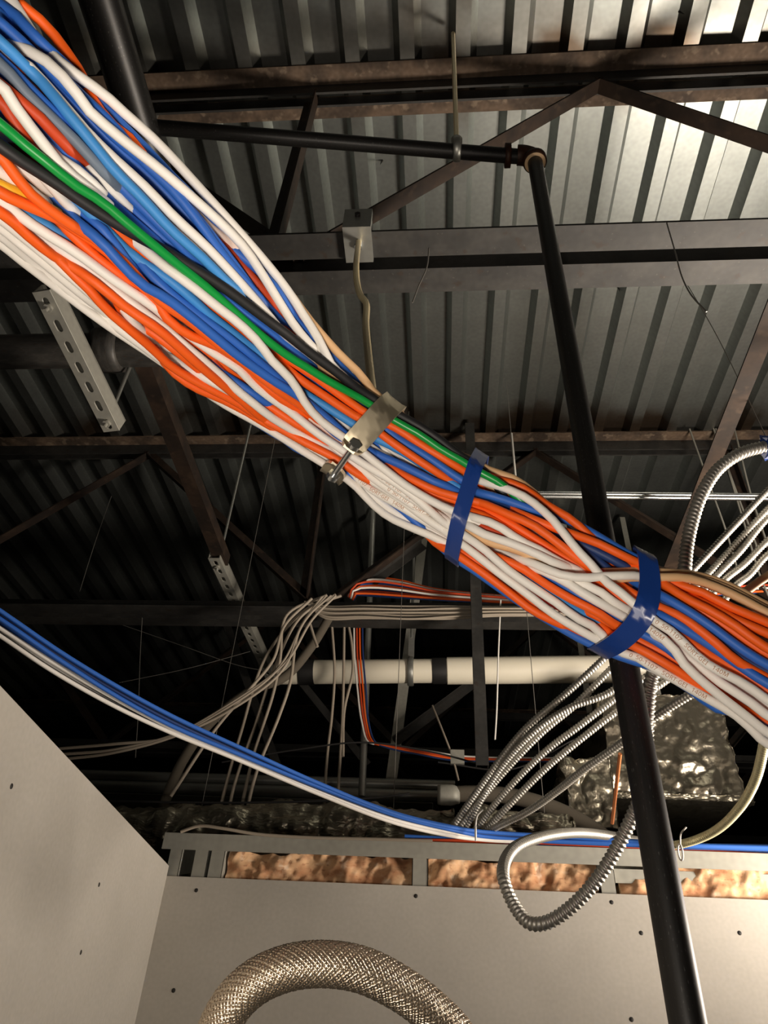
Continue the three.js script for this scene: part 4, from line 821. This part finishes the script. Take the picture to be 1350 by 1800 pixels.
// ---------------------------------------------------------------- sagging run and cables on the partition top
{
  const base = [[-120, 1010, 1.2], [0, 1086, 1.25], [100, 1155, 1.28], [200, 1217, 1.31], [300, 1270, 1.345], [420, 1322, 1.38], [560, 1382, 1.42], [700, 1436, 1.46], [800, 1460, 1.485], [850, 1468, 1.5], [950, 1474, 1.5], [1080, 1480, 1.48], [1200, 1487, 1.46], [1350, 1492, 1.44], [1500, 1497, 1.4]];
  const kinds = ['b', 'b', 'b', 'n', 'b', 'b', 'b', 'n', 'w', 'w', 'w'];
  kinds.forEach((c, i) => {
    const nb = 8, isW = i >= nb, off = isW ? 15 + (i - nb) * 6.5 : -14 + i * 3.6, ph = rnd() * 6, pts = [];
    base.forEach(([x, y, d], k) => { const sp = k < 8 ? 1 - k * 0.09 : 0.32, nx = -0.5, ny = 0.86, w = Math.sin(ph + k * 1.1) * 2.2; if (isW && k > 10) return; pts.push(atD(x + nx * (off * sp + w), y + ny * (off * sp + w) - (isW ? 0 : 0), d + ((i * 37) % 5 - 2) * 0.006)); });
    solo((c === 'w' ? 'white' : c === 'n' ? 'navy_blue' : 'blue') + '_cable', sweep(carry(pts, 0.8, isW ? 0 : 1.6), 0.004, { n: 120, m: 8 }), CAB[c].mat, `${ORD[i]} cable from the top of the sagging run, a ${CAB[c].name} one`, 'cable', 'cables of the sagging run at the lower left');
  });
  ['r', 'b', 'w', 'o', 'n'].forEach((c, i) => { const y = trackTop + 0.005 + (i % 2) * 0.007, z = WZ - 0.03 - i * 0.012, x0 = atZ(690 + i * 20, 1475, WZ).x; const pts = []; for (let k = 0; k <= 11; k++) pts.push(V(x0 + k * 0.3, y + 0.004 * Math.sin(k * 1.7 + i * 2), z + 0.008 * Math.sin(k * 1.1 + i))); solo(CAB[c].name.replace(/ /g, '_') + '_cable', sweep(pts, 0.004, { n: 60 }), CAB[c].mat, `${CAB[c].name} cable lying along the top of the long partition`, 'cable', 'cables lying on the partition top'); });
  solo('brown_cable', sweep(path3('318,1462,1.5 350,1452,1.5 390,1456,1.49 450,1466,1.48 540,1472,1.47 660,1475,1.46 760,1478,1.45'), 0.0032, { n: 50 }), M.greyCable, 'thin brown cable lying on the left end of the partition top', 'cable');
  // cable ties
  const tie = (x, y, d, label) => { const c = atD(x, y, d); const g = new THREE.TorusGeometry(0.014, 0.0018, 6, 20); g.rotateY(Math.PI / 2); g.translate(c.x, c.y, c.z); const t = thing('cable_tie', label, 'tie', null, c); part('loop', g, M.tie, t); part('tail', sweep([c.clone().add(V(0, 0.012, 0.008)), c.clone().add(V(0.004, 0.03, 0.012)), c.clone().add(V(0.016, 0.042, 0.014))], 0.0016, { n: 10, m: 6 }), M.tie, t); };
  tie(836, 1464, 1.45, 'white cable tie standing up where the sagging run meets the partition'); tie(1196, 1498, 1.36, 'white cable tie at the partition top right of the drop pipe');
}

// ---------------------------------------------------------------- braided hose in the foreground
{
  const pts = path3('372,1850,0.50 388,1800,0.505 415,1756,0.51 455,1722,0.515 510,1700,0.52 570,1694,0.525 635,1704,0.53 700,1735,0.535 755,1775,0.54 800,1820,0.545 830,1870,0.55');
  const g = thing('braided_hose', 'arched hose with woven metal braid at the bottom of the picture', 'hose', null, pts[5]);
  const r = 0.0135; part('inner_tube', sweep(pts, r - 0.0004, { n: 90, m: 24 }), std({ color: 0xc9bba8, roughness: 0.45, metalness: 0.85 }), g);
  const curve = new THREE.CatmullRomCurve3(pts, false, 'centripetal'), N = 520, P = curve.getSpacedPoints(N), L = curve.getLength();
  const fr = []; { let n = V(0, 1, 0); for (let i = 0; i <= N; i++) { const t = P[Math.min(N, i + 1)].clone().sub(P[Math.max(0, i - 1)]).normalize(); n = n.clone().addScaledVector(t, -n.dot(t)).normalize(); fr.push([n, V().crossVectors(t, n)]); } }
  const strand = std({ color: 0xd2c3ae, roughness: 0.36, metalness: 0.95 });
  const K = 26, turns = L / 0.08;
  for (const dir of [1, -1]) { const list = [];
    for (let k = 0; k < K; k++) { const path = []; for (let i = 0; i <= N; i += 2) { const a = k / K * Math.PI * 2 + dir * i / N * turns * Math.PI * 2, w = 0.0004 * Math.sin(K * (dir > 0 ? 1 : 1) * (i / N * turns * Math.PI * 2) + (dir > 0 ? 0 : Math.PI) + k * Math.PI); const R = r + 0.0004 + w; path.push(P[i].clone().addScaledVector(fr[i][0], Math.cos(a) * R).addScaledVector(fr[i][1], Math.sin(a) * R)); }
      list.push(sweep(path, 0.00115, { smooth: false, m: 5, caps: false })); }
    const m = part('braid', merge(list), strand, g); m.userData.kind = 'stuff'; }
}

// ---------------------------------------------------------------- the lamps on their tripods
for (const L of LAMPS) {
  const dir = L.to.clone().sub(L.at).normalize(), base = V(L.at.x - dir.x * 0.06, 0, L.at.z - dir.z * 0.06);
  const g = thing(L.name, L.label, 'lamp', null, base);
  const q = L.light.quaternion; const place = (geo, off) => { geo.translate(0, 0, off); geo.applyQuaternion(q); geo.translate(L.at.x, L.at.y, L.at.z); return geo; };   // RectAreaLight faces its local -z
  part('housing', place(new THREE.BoxGeometry(L.w + 0.05, L.h + 0.05, 0.05), 0.045), M.yellow, g);
  part('glowing_panel', place(new THREE.BoxGeometry(L.w, L.h, 0.004), 0.012), std({ color: 0xffffff, emissive: L.color, emissiveIntensity: 2, roughness: 0.5 }), g);
  const hub = V(base.x, Math.max(0.6, L.at.y - 0.35), base.z);
  part('mast', rod(V(base.x, 0.35, base.z), L.at.clone().addScaledVector(dir, -0.07), 0.014), M.dark, g);
  for (let k = 0; k < 3; k++) { const a = k * Math.PI * 2 / 3 + 0.5; part('leg', rod(V(base.x, 0.75, base.z), V(base.x + Math.cos(a) * 0.28, 0.01, base.z + Math.sin(a) * 0.28), 0.011), M.dark, g); }
}

scene.traverse(o => { if (o.isMesh) { o.castShadow = true; o.receiveShadow = true; } });
renderer.render(scene, camera);
